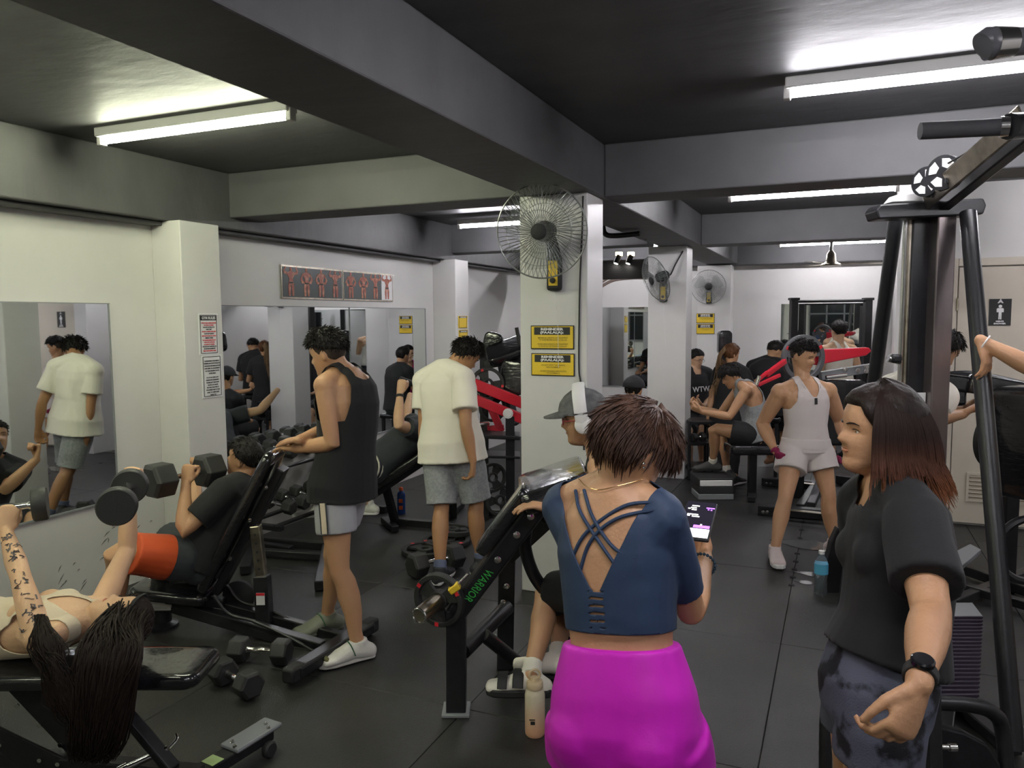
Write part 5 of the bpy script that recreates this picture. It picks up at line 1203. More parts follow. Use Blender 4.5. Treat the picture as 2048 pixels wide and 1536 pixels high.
# --- plate-loaded bench in the foreground
wbn = empty('plate_bench', 'black plate-loaded bench in the foreground with green lettering and a chrome bar', 'machine', onz(912, 1418, 0))
q0, q1 = J(913, 1418, 3.2), J(913, 1222, 3.16); q0.z = .0; q2 = J(1082, 1000, 3.08)
beamo('front_leg', q0, q1 + UP * .02, .085, .085, wbn, up=-FWD); dB = (q2 - q1).normalized()
beamo('slanted_beam', q1 - dB * .01, q2, .085, .085, wbn, up=-FWD, bevel=.012)
MB().box(q0 + UP * .008, (.12, .12, .016), M3=Matrix((RGT, FWD, UP)).transposed()).build('foot_plate', M['grey'], wbn, bevel=.004)
nB = dB.cross(FWD).normalized(); nB = nB if nB.z > 0 else -nB
fr = -FWD * .044
for t in (.50, .72, .88): bolt(q1.lerp(q2, t) + fr, -FWD, wbn, .011)
for z in (.18, .36): bolt(Vector((q0.x, q0.y, z)) + fr, -FWD, wbn, .012)
text('WARRIOR', q1.lerp(q2, .27) + fr * 1.01, -dB, dB.cross(-FWD).normalized() * (1 if dB.cross(-FWD).z > 0 else 1), .05, mat('green_print', (.05, .45, .08), .5), wbn, wide=.17, bold=.0)
pad('side_pad', q1.lerp(q2, .74) + nB * .075, .34, .12, .05, dB, nB, wbn, rnd=.03)
pt = pad('top_pad', J(1108, 968, 3.22), .30, .46, .09, (RGT * .9 + UP * .30), UP - RGT * .3, wbn); text('THOR', J(1112, 962, 3.12) , RGT + UP * .5 + FWD * .2, UP - RGT * .4, .035, M['paper'], wbn, name='pad_lettering') if False else None
tl = MB()
for k in range(7):
    c = J(1098 + 7 * k, 996 - 5.5 * k - .25 * k * k, 2.99); tl.box(c, (.007, .003, .016), M3=Matrix((RGT, FWD, UP)).transposed())
tl.build('pad_lettering', M['paper'], wbn, smooth=False)['kind'] = 'stuff'
r0, r1 = J(1010, 1330, 3.62), J(1014, 1110, 3.62); r0.z = 0
beamo('rear_leg', r0, r1, .08, .08, wbn, up=-FWD); beamo('rear_slant', r1, J(1150, 985, 3.5), .08, .08, wbn, up=-FWD); bolt(r1.lerp(r0, .25) - FWD * .042, -FWD, wbn)
tubeo('cross_tube', [J(926, 1302, 3.2), J(1014, 1215, 3.55)], .036, wbn); bolt(J(1006, 1205, 3.53), -FWD, wbn)
s0, s1 = J(968, 1270, 3.3), J(1060, 1345, 3.45); tubeo('lower_tube', [s0, s1], .030, wbn)
lbm = MB(); lbm.beam(s0.lerp(s1, .2) + UP * .030 - FWD * .008, s0.lerp(s1, .75) + UP * .030 - FWD * .008, .03, .003); o = lbm.build('label', M['paper'], wbn, smooth=False)
MB().beam(s0.lerp(s1, .2) + UP * .032 - FWD * .008, s0.lerp(s1, .32) + UP * .032 - FWD * .008, .03, .003).build('label_mark', M['redm'], o, smooth=False)
beamo('base_beam', J(1050, 1340, 3.5), J(1240, 1352, 3.55), .09, .06, wbn, up=UP)
tubeo('curved_tube', [J(1056, 1040, 3.2), J(1050, 1090, 3.25), J(1068, 1150, 3.3), J(1112, 1215, 3.36), J(1148, 1310, 3.42)], .028, wbn)
tubeo('handle_tube', [J(1075, 1020, 3.3), J(1095, 1040, 3.35), J(1150, 1030, 3.4)], .02, wbn)
h0, h1 = J(884, 1195, 3.16), J(838, 1232, 2.98); tubeo('plate_sleeve', [h0, h1], .034, wbn, M['dsteel'], seg=24)
hx = (h1 - h0).normalized(); MB().lathe(h1 - hx * .001, [(.001, -.004), (.026, -.004), (.034, .0), (.026, .001)], hx, 24).build('sleeve_end', M['ink'], wbn) if False else None
MB().ring(h1, hx, .029, .005, 30).build('sleeve_rim', M['steel'], wbn)
plate(h0.lerp(h1, .12), hx, .115, .035, rot=.6, label='small black grip plate with red marks on the chrome sleeve of the front bench')
cl = MB(); cl.box(J(909, 1176, 3.10), (.05, .04, .03), M3=Matrix((RGT, FWD, UP)).transposed() @ Matrix.Rotation(R(-35), 3, 'Y')); cl.build('spring_clip', M['yellow'], wbn, bevel=.006); tubeo('clip_bar', [J(912, 1172, 3.1), J(936, 1148, 3.12)], .006, wbn, M['steel'])
sp_ = m6.PC; pad('seat_pad', sp_ - UP * .14 - RGT * .02, .36, .30, .06, RGT, UP, wbn); beamo('seat_post', sp_ - UP * .17, Vector((sp_.x, sp_.y, .05)), .07, .07, wbn, up=-FWD); beamo('rear_foot', Vector((sp_.x, sp_.y, .04)) - FWD * .3, Vector((sp_.x, sp_.y, .04)) + FWD * .3, .08, .05, wbn)
# --- bottles
t, g = bottle(1070, 1468, None, 'cream to peach insulated bottle with ring handle standing on the mat beside the magenta shorts', None)
pm = mat('bottle_cream', (.70, .50, .33), .42); nt = pm.node_tree; N_ = nt.nodes; tcn = N_.new('ShaderNodeTexCoord'); sx = N_.new('ShaderNodeSeparateXYZ'); nt.links.new(tcn.outputs['Object'], sx.inputs[0]); rp = N_.new('ShaderNodeValToRGB'); nt.links.new(sx.outputs[2], rp.inputs[0])
rp.color_ramp.elements[0].position = .03; rp.color_ramp.elements[0].color = (.72, .40, .24, 1); rp.color_ramp.elements[1].position = .16; rp.color_ramp.elements[1].color = (.70, .62, .45, 1); nt.links.new(rp.outputs[0], N_['Principled BSDF'].inputs['Base Color'])
MB().lathe(g, [(.001, 0), (.036, 0), (.040, .006), (.041, .02), (.041, .17), (.038, .185), (.030, .196), (.030, .2), (.001, .2)], UP, 32).build('body', pm, t)
cpm = mat('lid_cream', (.66, .52, .33), .45); o = MB().lathe(g + UP * .198, [(.001, 0), (.033, 0), (.034, .003), (.034, .024), (.031, .028), (.018, .030), (.016, .045), (.001, .046)], UP, 32).build('lid', cpm, t)
MB().ring(g + UP * .252, -FWD + RGT * .1, .022, .0045, 30, 8).build('ring_handle', cpm, o)
lg = MB(); lg.box(g + UP * .068 - FWD * .0405 - RGT * .010, (.018, .002, .014), M3=Matrix((RGT, FWD, UP)).transposed()).box(g + UP * .082 - FWD * .0405 - RGT * .012, (.024, .002, .004), M3=Matrix((RGT, FWD, UP)).transposed()); lg.build('sticker', M['ink'], t, smooth=False)
t, g = bottle(1641, 1188, None, 'clear plastic water bottle with blue label by the foot of the pulley frame', None)
cw = mat('clear_plastic', (.75, .85, .9), .08, trans=.9, ior=1.2); MB().lathe(g, [(.001, 0), (.034, 0), (.038, .012), (.036, .1), (.039, .13), (.039, .19), (.034, .215), (.016, .245), (.014, .255), (.001, .255)], UP, 24).build('body', cw, t)
MB().lathe(g + UP * .13, [(.0395, 0), (.0405, .001), (.0405, .062), (.0395, .063)], UP, 24).build('label', mat('label_blue', (.10, .42, .62), .5), t); MB().lathe(g + UP * .252, [(.001, 0), (.0175, 0), (.0175, .02), (.001, .021)], UP, 20).build('cap', M['white'], t)
# --- phone
ph = empty('smartphone', 'smartphone with a dark chat screen and white keyboard held by the person in navy top', 'phone', J(1394, 1043, 1.80))
lx = (FWD * .85 + RGT * .36 + UP * .34).normalized(); wx = (RGT * .93 - FWD * .34); wx = (wx - lx * wx.dot(lx)).normalized(); nx = wx.cross(lx)
pc = J(1395, 1042, 1.82); PM = Matrix((wx, lx, nx)).transposed()
MB().box(pc, (.076, .155, .009), M3=PM).build('case', M['blackm'], ph, bevel=.004, bseg=3)
scr = MB().box(pc + nx * .0052, (.070, .148, .001), M3=PM).build('screen', mat('screen_dark', (.010, .009, .014), .15, emit=.6), ph, smooth=False)
def ui(x, y, w_, h, m): MB().box(pc + nx * .006 + wx * x + lx * y, (w_, h, .0006), M3=PM).build('screen_mark', m, scr, smooth=False)
ew = mat('screen_white', (.85, .85, .78), .4, emit=1.1); ep = mat('screen_purple', (.30, .10, .75), .4, emit=1.2)
ui(0, -.056, .068, .034, ew); ui(.014, -.030, .038, .010, ep)
for x, y, w_ in ((-.012, .055, .018), (-.016, .046, .014), (-.014, .038, .012), (-.026, .042, .006), (-.014, .018, .026), (-.024, .012, .008), (-.006, .010, .018), (.024, .050, .020), (.02, .043, .004), (.027, .042, .004), (.012, -.022, .004)): ui(x, y, w_, .0035, ew if x < .019 else ep)

def stool(s, label):
    t = empty('bench_seat', label, 'bench', (s.PC.x, s.PC.y, 0)); z = s.PC.z - .11
    MB().box((s.PC.x, s.PC.y, z), (.34, .34, .06)).build('seat', M['vinyl'], t, bevel=.02)
    for x in (-.13, .13):
        for y in (-.13, .13): MB().beam((s.PC.x + x, s.PC.y + y, 0), (s.PC.x + x, s.PC.y + y, z - .03), .035, .035).build('leg', M['black'], t, smooth=False)
stool(m11, 'low black seat under the person with glasses'); stool(m13, 'low black seat under the person behind the red machine'); stool(m17, 'low black seat under the person in the dark cap')
stool(s18, 'low black seat under the person in magenta'); stool(s19, 'low black seat under the mirrored person in black T-shirt')
# --- pulley station at the right
ps = empty('pulley_station', 'tall black pulley tower with slanting tubes and chrome guide rods at right', 'machine', J(1860, 1300, 3.6)); ps.location.z = 0
dP = 3.6
def down(px, py, d, z=0.0): v = J(px, py, d); return Vector((v.x, v.y, z))
col_ = J(1884, 405, dP)
beamo('column', J(1886, 420, dP), down(1886, 420, dP), .085, .085, ps, mat('tower_steel', (.20, .17, .17), .32, .85, var=.35, vscale=5, stretch=(1, 1, .3)), up=-FWD)
beamo('weight_shroud', J(1843, 425, dP + .06), down(1843, 425, dP + .06, .9), .105, .06, ps, M['black'], up=-FWD)
for i, px in enumerate((1812, 1822)): tubeo('guide_rod', [J(px, 425, dP + .05), down(px, 425, dP + .05)], .011, ps, M['steel'] if i == 0 else M['dsteel'])
for k in range(9): MB().box(down(1843, 425, dP + .06, .06 + .085 * k + .04), (.12, .10, .080), M3=Matrix((RGT, FWD, UP)).transposed()).build('weight_block', M['black'], ps, bevel=.006)
wl = MB().box(J(1838, 800, dP - .0), (.06, .003, .07), M3=Matrix((RGT, FWD, UP)).transposed()).build('stack_label', M['paper'], ps, smooth=False)
tb, tt = down(1706, 700, 4.35, .04), J(1795, 430, 3.75); lt0 = J(1652, 1190, 4.45)
tubeo('slanted_tube', [J(1793, 428, 3.8), J(1745, 790, 4.0), ], .034, ps); tubeo('slanted_tube_lower', [J(1745, 790, 4.0), Vector((*J(1690, 1150, 4.3).xy, .03))], .034, ps)
tubeo('slanted_tube', [J(1936, 425, 3.5), onz(2028, 1500, .05)], .035, ps)
xb = MB(); xb.prism([J(x, y, dP - .06) for x, y in ((1752, 420), (1762, 408), (1968, 396), (1974, 410), (1968, 428), (1905, 432), (1758, 438))], FWD * .12); xb.build('top_bar', M['black'], ps, smooth=False, bevel=.008)
MB().prism([J(x, y, dP - .04) for x, y in ((1782, 404), (1795, 389), (1850, 384), (1862, 402))], FWD * .08).build('top_bracket', M['white'], ps, smooth=False, bevel=.004)
arm0, arm1 = J(1850, 402, dP - .05), J(2045, 232, 2.75)
beamo('top_arm', arm0, arm1, .012, .085, ps, M['dsteel'], up=(UP - RGT * .3)); beamo('top_arm', arm0 + RGT * .09 + FWD * .03, arm1 + RGT * .09 + FWD * .03, .05, .10, ps, up=UP)
for px, py, r in ((1856, 364, .066), (1890, 346, .074)):
    c = J(px, py, dP - .12 if px < 1870 else dP - .25); ax = (RGT * .85 + FWD * .5).normalized()
    o = MB().lathe(c - ax * .02, [(.004, 0), (r, 0), (r, .012), (r * .88, .016), (r * .88, .028), (r, .032), (r, .044), (.004, .044)], ax, 30).build('pulley', M['black'], ps)
    for k in range(4):
        an = k * math.pi / 2 + .6; _, a, b = basis(ax); u = a * math.cos(an) + b * math.sin(an); v = a * math.cos(an + 1.0) + b * math.sin(an + 1.0)
        MB().prism([c - ax * .022 + u * r * .35, c - ax * .022 + u * r * .8, c - ax * .022 + (u + v).normalized() * r * .84, c - ax * .022 + v * r * .8, c - ax * .022 + v * r * .35], ax * .002).build('pulley_web', M['white'], o, smooth=False)
for k in range(3): bolt(arm0.lerp(arm1, .10 + .09 * k) - FWD * .012, -FWD - RGT * .3, ps, .013, M['black'])
tubeo('foam_grip', [J(1840, 262, 2.62), J(2000, 254, 2.58)], .028, ps, mat('foam', (.05, .05, .055), .7)); tubeo('grip_collar', [J(2000, 254, 2.58), J(2018, 253, 2.57)], .033, ps, M['steel']); tubeo('grip_hub', [J(2018, 253, 2.57), J(2075, 250, 2.62)], .042, ps, M['black'])
MB().tube([J(1966, 92, 2.32), J(1972, 88, 2.32), J(2024, 84, 2.31), J(2120, 80, 2.3)], [.040, .046, .040, .030], 24).build('bar_end', mat('bar_end_grey', (.10, .10, .11), .3), ps); MB().tube([J(1985, 87, 2.31), J(2026, 84, 2.31)], [.0462, .0405], 24).build('bar_band', M['steel'], ps)
tubeo('upper_strut', [J(2112, 80, 2.3), J(2110, 150, 2.5), J(2060, 240, 2.75)], .024, ps)
tubeo('cable', [J(1890, 330, 3.35), J(2048, 240, 2.75)], .004, ps, M['ink'])
tubeo('base_tube', [down(1706, 1150, 4.3, .04), down(1760, 1150, 3.6, .04), onz(2020, 1500, .04)], .03, ps) if False else beamo('base_beam', Vector((*J(1690, 1150, 4.3).xy, .03)), onz(2028, 1500, .03), .07, .05, ps)
ff = MB(); ff.prism([J(1640, 1190, 4.6), J(1662, 1085, 4.6), J(1676, 1055, 4.6), J(1704, 1075, 4.6), J(1696, 1190, 4.6)], FWD * .05); ff.build('frame_foot', M['black'], ps, smooth=False, bevel=.006)
mb = MB(); mb.box(J(1790, 717, 3.5), (.05, .05, .04), M3=Matrix((RGT, FWD, UP)).transposed()); mb.build('roller_block', M['black'], ps, bevel=.012); tubeo('knob', [J(1776, 716, 3.5), J(1800, 722, 3.5)], .018, ps, M['steel'])
# --- ribbed foot plate machine at lower right
lp = empty('calf_machine', 'black machine with ribbed purple foot plate and bent tubes at lower right', 'machine', J(1900, 1450, 2.7)); lp.location.z = 0
fa, fb_, fc, fd = J(1862, 1232, 3.05), J(1964, 1232, 3.05), J(1955, 1405, 2.62), J(1850, 1405, 2.62)
MB().prism([fa, fb_, fc, fd], Vector((0, 0, -.02)) + FWD * .01).build('foot_plate', mat('purple_plate', (.028, .020, .034), .5), lp, smooth=False)
ribs = 22
for k in range(ribs):
    t = (k + .5) / ribs; o = MB().beam(fa.lerp(fd, t) - FWD * .004 + UP * .003, fb_.lerp(fc, t) - FWD * .004 + UP * .003, .007, .007).build('rib', MATS['purple_plate'], lp, smooth=False)
MB().prism([J(1868, 1232, 3.05), J(1880, 1205, 3.28), J(1945, 1205, 3.28), J(1966, 1232, 3.05)], Vector((0, 0, -.015))).build('top_plate', M['grey'], lp, smooth=False, bevel=.003)
tubeo('bent_tube', [J(1866, 1405, 2.55), J(1940, 1410, 2.55), J(1985, 1425, 2.55), J(2006, 1465, 2.55), J(2016, 1600, 2.5)], .026, lp)
tubeo('bent_tube', [J(1690, 1362, 2.6), J(1660, 1395, 2.58), J(1652, 1450, 2.55), J(1650, 1620, 2.5)], .022, lp)
tubeo('inner_tube', [J(1690, 1380, 2.7), J(1676, 1440, 2.7), J(1674, 1620, 2.65)], .016, lp, M['dsteel'])
beamo('post', J(1862, 1370, 2.5), J(1868, 1640, 2.4), .045, .05, lp, up=-FWD); tubeo('stop_pin', [J(1870, 1493, 2.45), J(1905, 1495, 2.45)], .009, lp, M['steel']); tubeo('pin_knob', [J(1898, 1495, 2.45), J(1912, 1495, 2.45)], .014, lp, M['steel'])
cv = MB(); cv.prism([J(x, y, 2.5) for x, y in ((1872, 1452), (1930, 1466), (1975, 1490), (2002, 1530), (2008, 1600), (1872, 1600))], FWD * .04); cv.build('curved_guard', M['black'], lp, smooth=False, bevel=.008)
for px, py, r in ((1835, 1470, .03), (1850, 1510, .03), (1822, 1500, .022)): MB().ell(J(px, py, 2.5), (r, r, r * .8)).build('knob', M['black'], lp)
beamo('base_beam', Vector((*J(1866, 1500, 2.4).xy, .03)), Vector((*J(1900, 1300, 3.2).xy, .03)), .07, .05, lp); beamo('support', J(1912, 1225, 3.3), Vector((*J(1912, 1225, 3.3).xy, 0)), .06, .06, lp)
# --- chest machine at right
cm = empty('chest_machine', 'black chest press machine with wrapped pads in front of the shower door', 'machine', J(2000, 1100, 4.6)); cm.location.z = 0
pad('arm_pad', J(1925, 768, 4.3), .36, .10, .09, RGT - UP * .12, UP, cm); pad('arm_pad', J(2010, 778, 4.25), .42, .10, .11, RGT - UP * .18, UP, cm); MB().box(J(1912, 790, 4.3), (.09, .08, .12), M3=Matrix((RGT, FWD, UP)).transposed()).build('wrapped_bracket', M['vinyl'], cm, bevel=.02)
tubeo('press_arm', [J(1870, 755, 4.5), J(1950, 752, 4.5), J(2060, 775, 4.5)], .03, cm)
tubeo('hand_grip', [J(1960, 780, 4.2), J(1966, 845, 4.2)], .016, cm, M['blackm'])
bp = MB(); bp.prism([J(x, y, 4.35) for x, y in ((2024, 770), (2060, 775), (2060, 960), (2000, 960), (2008, 880))], FWD * .03); bp.build('grey_panel', mat('panel_grey', (.30, .32, .33), .25), cm, smooth=False, bevel=.008)
pad('back_pad', J(2042, 885, 4.1), .62, .30, .12, UP - RGT * .14, -RGT - FWD * .4, cm)
plate(J(1985, 880, 4.7), (-FWD + RGT * .5), .17, .035, cm, marks=False)
beamo('upright', J(2030, 770, 4.6), down(2030, 770, 4.6), .08, .08, cm, up=-FWD)
beamo('base_beam', onz(1900, 1128, .05), onz(2080, 1190, .05), .07, .06, cm); beamo('base_beam', onz(1905, 1205, .05), onz(2090, 1130, .05), .06, .05, cm); beamo('cross_beam', onz(1900, 1165, .06), onz(2070, 1215, .06), .06, .05, cm)
MB().prism([onz(x, y, .16) for x, y in ((1898, 1118), (1940, 1096), (1962, 1108), (1925, 1140))], UP * .03).build('step_plate', M['grey'], cm, smooth=False, bevel=.004)
rw = MB(); rw.ring(J(2058, 1100, 4.0), -FWD, .17, .022, 40, 8); rw.build('round_guard', M['black'], cm)
# --- red machine at centre back
cr = empty('press_machine', 'red and black lever machine with large plate behind the person in white tank top', 'machine', J(1640, 1000, 7.0)); cr.location.z = 0
rb = MB(); A_ = [J(x, y, 6.85) for x, y in ((1630, 700), (1738, 695), (1744, 702), (1733, 711), (1632, 731))]; rb.prism(A_, FWD * .09); rb.build('lever_arm', M['red'], cr, smooth=False, bevel=.008)
beamo('frame_beam', J(1640, 752, 6.95), J(1745, 735, 6.95), .08, .075, cr, M['grey'], up=UP)
for px, py in ((1691, 735), (1716, 737), (1733, 730), (1733, 738)): bolt(J(px, py + 4, 6.88), -FWD, cr, .016)
plate(J(1606, 716, 6.75), -FWD + RGT * .2, .205, .04, label='large grey grip plate with red mark behind the head of the person in white tank', rot=2.6, m=mat('plate_grey', (.09, .09, .095), .5))
beamo('fork_arm', J(1570, 722, 6.7), J(1532, 750, 6.5), .035, .045, cr, M['red']); beamo('fork_arm', J(1535, 744, 6.5), J(1516, 760, 6.4), .025, .03, cr, M['red']); beamo('fork_arm', J(1560, 750, 6.5), J(1516, 770, 6.4), .025, .03, cr, M['red'])
tubeo('handle_chrome', [J(1519, 752, 6.4), J(1513, 770, 6.4)], .016, cr, M['steel']); tubeo('chrome_bar', [J(1652, 755, 6.8), J(1693, 750, 6.8)], .018, cr, M['steel'])
pad('back_pad', J(1682, 825, 6.95), .60, .42, .12, UP, -FWD, cr); beamo('upright', J(1738, 740, 7.0), down(1738, 740, 7.0), .09, .09, cr, up=-FWD); beamo('upright', J(1600, 740, 7.1), down(1600, 740, 7.1), .08, .08, cr, up=-FWD)
tubeo('round_hoop', [J(1722, 805, 6.8), J(1735, 778, 6.8), J(1755, 770, 6.8)], .014, cr)
for y, d, x0, x1 in ((962, 7.6, 1524, 1650), (1018, 6.5, 1516, 1650)):
    beamo('base_beam', onz(x0, y, .05), onz(x1, y + 10, .05), .09, .08, cr); g = onz(x0, y, .05)
    MB().beam(onz(x0 + 40, y - 1, .093), onz(x1, y + 9, .093), .06, .004).build('silver_edge', M['dsteel'], cr, smooth=False)
    for k in range(2): bolt(onz(x0 + 6 + 8 * k, y + 3, .05) - FWD * .05, -FWD, cr, .010)
beamo('diagonal_brace', J(1640, 965, 6.9), onz(1622, 1010, .08), .07, .05, cr, mat('brace_grey', (.05, .05, .055), .4)); beamo('base_beam', onz(1675, 958, .05), onz(1745, 968, .05), .1, .09, cr); beamo('cross_base', onz(1640, 958, .06), onz(1600, 1015, .06), .07, .06, cr)
sb = empty('flat_bench', 'flat black bench at centre back on which the person in grey tank sits', 'bench', J(1500, 940, 7.1)); sb.location.z = 0
pad('bench_pad', J(1503, 896, 7.1), .46, .30, .09, RGT, UP, sb); pad('bench_pad', J(1590, 902, 7.15), .4, .28, .08, RGT, UP, sb); beamo('bench_leg', J(1505, 905, 7.1), down(1505, 905, 7.1), .07, .07, sb, up=-FWD); beamo('bench_leg', J(1600, 905, 7.15), down(1600, 905, 7.15), .07, .07, sb, up=-FWD); beamo('bench_foot', down(1505, 905, 6.9, .03), down(1505, 905, 7.3, .03), .07, .05, sb)
# --- step platform
stp_ = empty('step_platform', 'stacked step platform with grey side panels under the socked foot', 'step', onz(1430, 990, 0))
g = onz(1432, 1000, 0); fw = FWD
def blk(n, z0, z1, w_, d_, m, o=0): return MB().box(g + UP * (z0 + z1) / 2 + FWD * (d_ / 2 + o), (w_, d_, z1 - z0), M3=Matrix((RGT, FWD, UP)).transposed()).build(n, m, stp_, bevel=.006)
blk('riser', 0, .055, .33, .28, M['grey']); blk('riser', .057, .125, .32, .27, M['blackm']); blk('side_panel', .128, .185, .30, .27, M['white'], -.002); blk('platform', .12, .20, .33, .34, M['blackm'], .004)
# --- squat rack
sr = empty('squat_rack', 'black squat rack standing before the far mirror', 'rack', J(1660, 880, 9.6)); sr.location.z = 0
for px in (1588, 1736): beamo('upright', J(px, 597, 9.5), down(px, 597, 9.5), .085, .085, sr, up=-FWD); MB().box(J(px, 598, 9.5), (.11, .11, .03), M3=Matrix((RGT, FWD, UP)).transposed()).build('post_cap', M['black'], sr, bevel=.004)
o = beamo('upright_rear', J(1729, 612, 10.2), down(1729, 612, 10.2), .09, .07, sr, up=-FWD)
for k in range(5): MB().lathe(J(1730, 618 + 11.5 * k, 10.1), [(.001, 0), (.012, 0), (.012, .004), (.001, .004)], -FWD, 10).build('rack_hole', M['paper'], o)
tubeo('pull_up_bar', [J(1588, 603, 9.5), J(1736, 601, 9.5)], .018, sr)
for px in (1588, 1736): beamo('foot', down(px, 597, 9.0, .03), down(px, 597, 10.1, .03), .08, .06, sr)
wd_ = empty('padded_roller', 'tall black wrapped pad standing against the far wall behind the ponytail', 'gym pad', J(1449, 850, 9.6)); wd_.location.z = 0
pad('pad', J(1449, 685, 9.6), .30, .17, .12, UP, -FWD, wd_); beamo('stand', J(1449, 700, 9.65), down(1449, 700, 9.65), .08, .06, wd_, up=-FWD)
# --- low shelf of gear beside the far pillar
gs = empty('storage_rack', 'dark storage rack with small gear beside the far pillar', 'rack', J(1392, 970, 8.0)); gs.location.z = 0
for z in (.12, .38, .60): MB().box(down(1395, 900, 8.05, z), (.26, .35, .03), M3=Matrix((RGT, FWD, UP)).transposed()).build('shelf', M['black'], gs, bevel=.003)
for s_ in (-.12, .12):
    for f_ in (-.15, .15): v = down(1395, 900, 8.05) + RGT * s_ + FWD * f_; beamo('post', v, v + UP * .62, .03, .03, gs)
dumbbell(down(1388, 900, 7.95, .44), down(1404, 900, 8.0, .44), .05, .05, 'small hex dumbbell on the middle shelf of the storage rack')
# --- wall fans
M['cage'] = mat('fan_wire', (.30, .31, .30), .3, .6)
def wall_fan(c, n, r, base, label, wallp, cable=None):
    t = empty('wall_fan', label, 'fan', c); n = Vector(n).normalized(); _, a, b = basis(n); k = r / .24
    f = MB(); NW = 60
    for i in range(NW):
        an = 2 * math.pi * i / NW; u = a * math.cos(an) + b * math.sin(an); v = a * math.cos(an + .12) + b * math.sin(an + .12)
        f.tube([c + n * .055 * k + u * .02 * k, c + n * .062 * k + u * r * .45, c + n * .045 * k + v * r * .8, c + v * r], .0015 * k, 4, cap=False)
        f.tube([c - n * .06 * k + u * .05 * k, c - n * .055 * k + v * r * .6, c + v * r], .0015 * k, 4, cap=False)
    g_ = f.build('wire_guard', M['cage'], t); g_['kind'] = 'stuff'
    f = MB(); f.ring(c, n, r, .0042 * k, 60, 8); 
    f.build('rim', M['cage'], t)
    for q, h in ((.45, .062), (.72, .052), (.6, -.055)): MB().ring(c + n * h * k, n, r * q, .0013 * k, 50, 4).build('guard_ring', M['cage'], t)
    MB().lathe(c + n * .05 * k, [(.001, 0), (.042 * k, 0), (.042 * k, .012), (.03 * k, .018), (.001, .02)], n, 24).build('hub_cap', M['blackm'], t)
    bm_ = mat('smoke_blade', (.25, .30, .28), .15, alpha=.22)
    for i in range(3):
        an = i * 2.094 + .5; pts = []
        for rr, w_, tw in ((.05, .35, .03), (.11, .62, .035), (.17, .62, .03), (.21, .42, .02)):
            for s_ in (-1, 1): pts.append(c + (a * math.cos(an + s_ * w_) + b * math.sin(an + s_ * w_)) * rr * k + n * s_ * tw * k)
        MB().add(pts, [(0, 1, 3, 2), (2, 3, 5, 4), (4, 5, 7, 6)]).build('fan_blade', bm_, t)
    mt = c - n * .075 * k
    MB().tube([c - n * .02 * k, c - n * .05 * k, c - n * .13 * k, c - n * .15 * k], [.045 * k, .055 * k, .05 * k, .03 * k], 20).build('motor_housing', M['blackm'], t)
    base = Vector(base); MB().tube([c - n * .11 * k, (c - n * .13 * k).lerp(base + UP * .12 * k, .5), base + UP * .10 * k], [.03 * k, .032 * k, .035 * k], 12).build('neck', M['blackm'], t)
    w3 = Matrix((Vector((1, 0, 0)), Vector((0, 1, 0)), UP)).transposed() if wallp == 'y' else Matrix((RGT, FWD, UP)).transposed()
    o = MB().box(base, (.085 * k, .05, .20 * k), M3=w3).build('base', M['blackm'], t, bevel=.018)
    fd = Vector((0, -1, 0)) if wallp == 'y' else -FWD
    lb_ = MB().box(base + fd * .027 - UP * .005, (.052 * k, .004, .135 * k), M3=w3).build('label', M['yellow'], t, smooth=False)
    MB().lathe(base + fd * .028 - UP * .045 * k, [(.001, 0), (.016 * k, 0), (.013 * k, .02), (.001, .022)], fd, 16).build('speed_knob', M['ink'], t)
    if cable: tubeo('pull_cord', cable, .0012, t, M['paper'])
    return t
c1 = ony(1083, 463, 4.05); b1 = ony(1109, 545, 4.305)
wall_fan(c1, (FWD * -1).lerp(Vector((0, -1, 0)), .5) + RGT * -.1 - UP * .12, .258, b1, 'large wire wall fan with yellow label on the near white pillar', 'y', [b1 - UP * .1, ony(1115, 640, 4.30), ony(1117, 735, 4.30)])
b2 = ony(1327, 585, 7.975); c2 = ony(1312, 558, 7.75)
wall_fan(c2, Vector((-.72, -.65, -.35)), .235, b2, 'wall fan turned left on the second white pillar', 'y', [b2 - UP * .1, ony(1331, 690, 7.97)])
b3 = ony(1418, 594, 10.975); c3 = ony(1417, 574, 10.8)
wall_fan(c3, Vector((.10, -1, -.1)), .23, b3, 'farthest wall fan, above the two small yellow signs', 'y')
def cable(pts, r, label, n=6): o = MB().tube(curve_pts(pts, n), r, 6).build('cable', M['ink'], None); return tag(o, label, 'cable')
cable([ony(1166, 392, 4.32), ony(1164, 470, 4.322), ony(1160, 560, 4.322), ony(1158, 660, 4.322), ony(1158, 740, 4.322), ony(1162, 775, 4.322), ony(1168, 900, 4.322)], .005, 'dark cable running down the right edge of the near pillar')
cable([ony(1366, 502, 7.99), ony(1350, 530, 7.96), ony(1340, 550, 7.95), ony(1330, 545, 7.92)], .008, 'short cable looping from the second pillar to its fan')
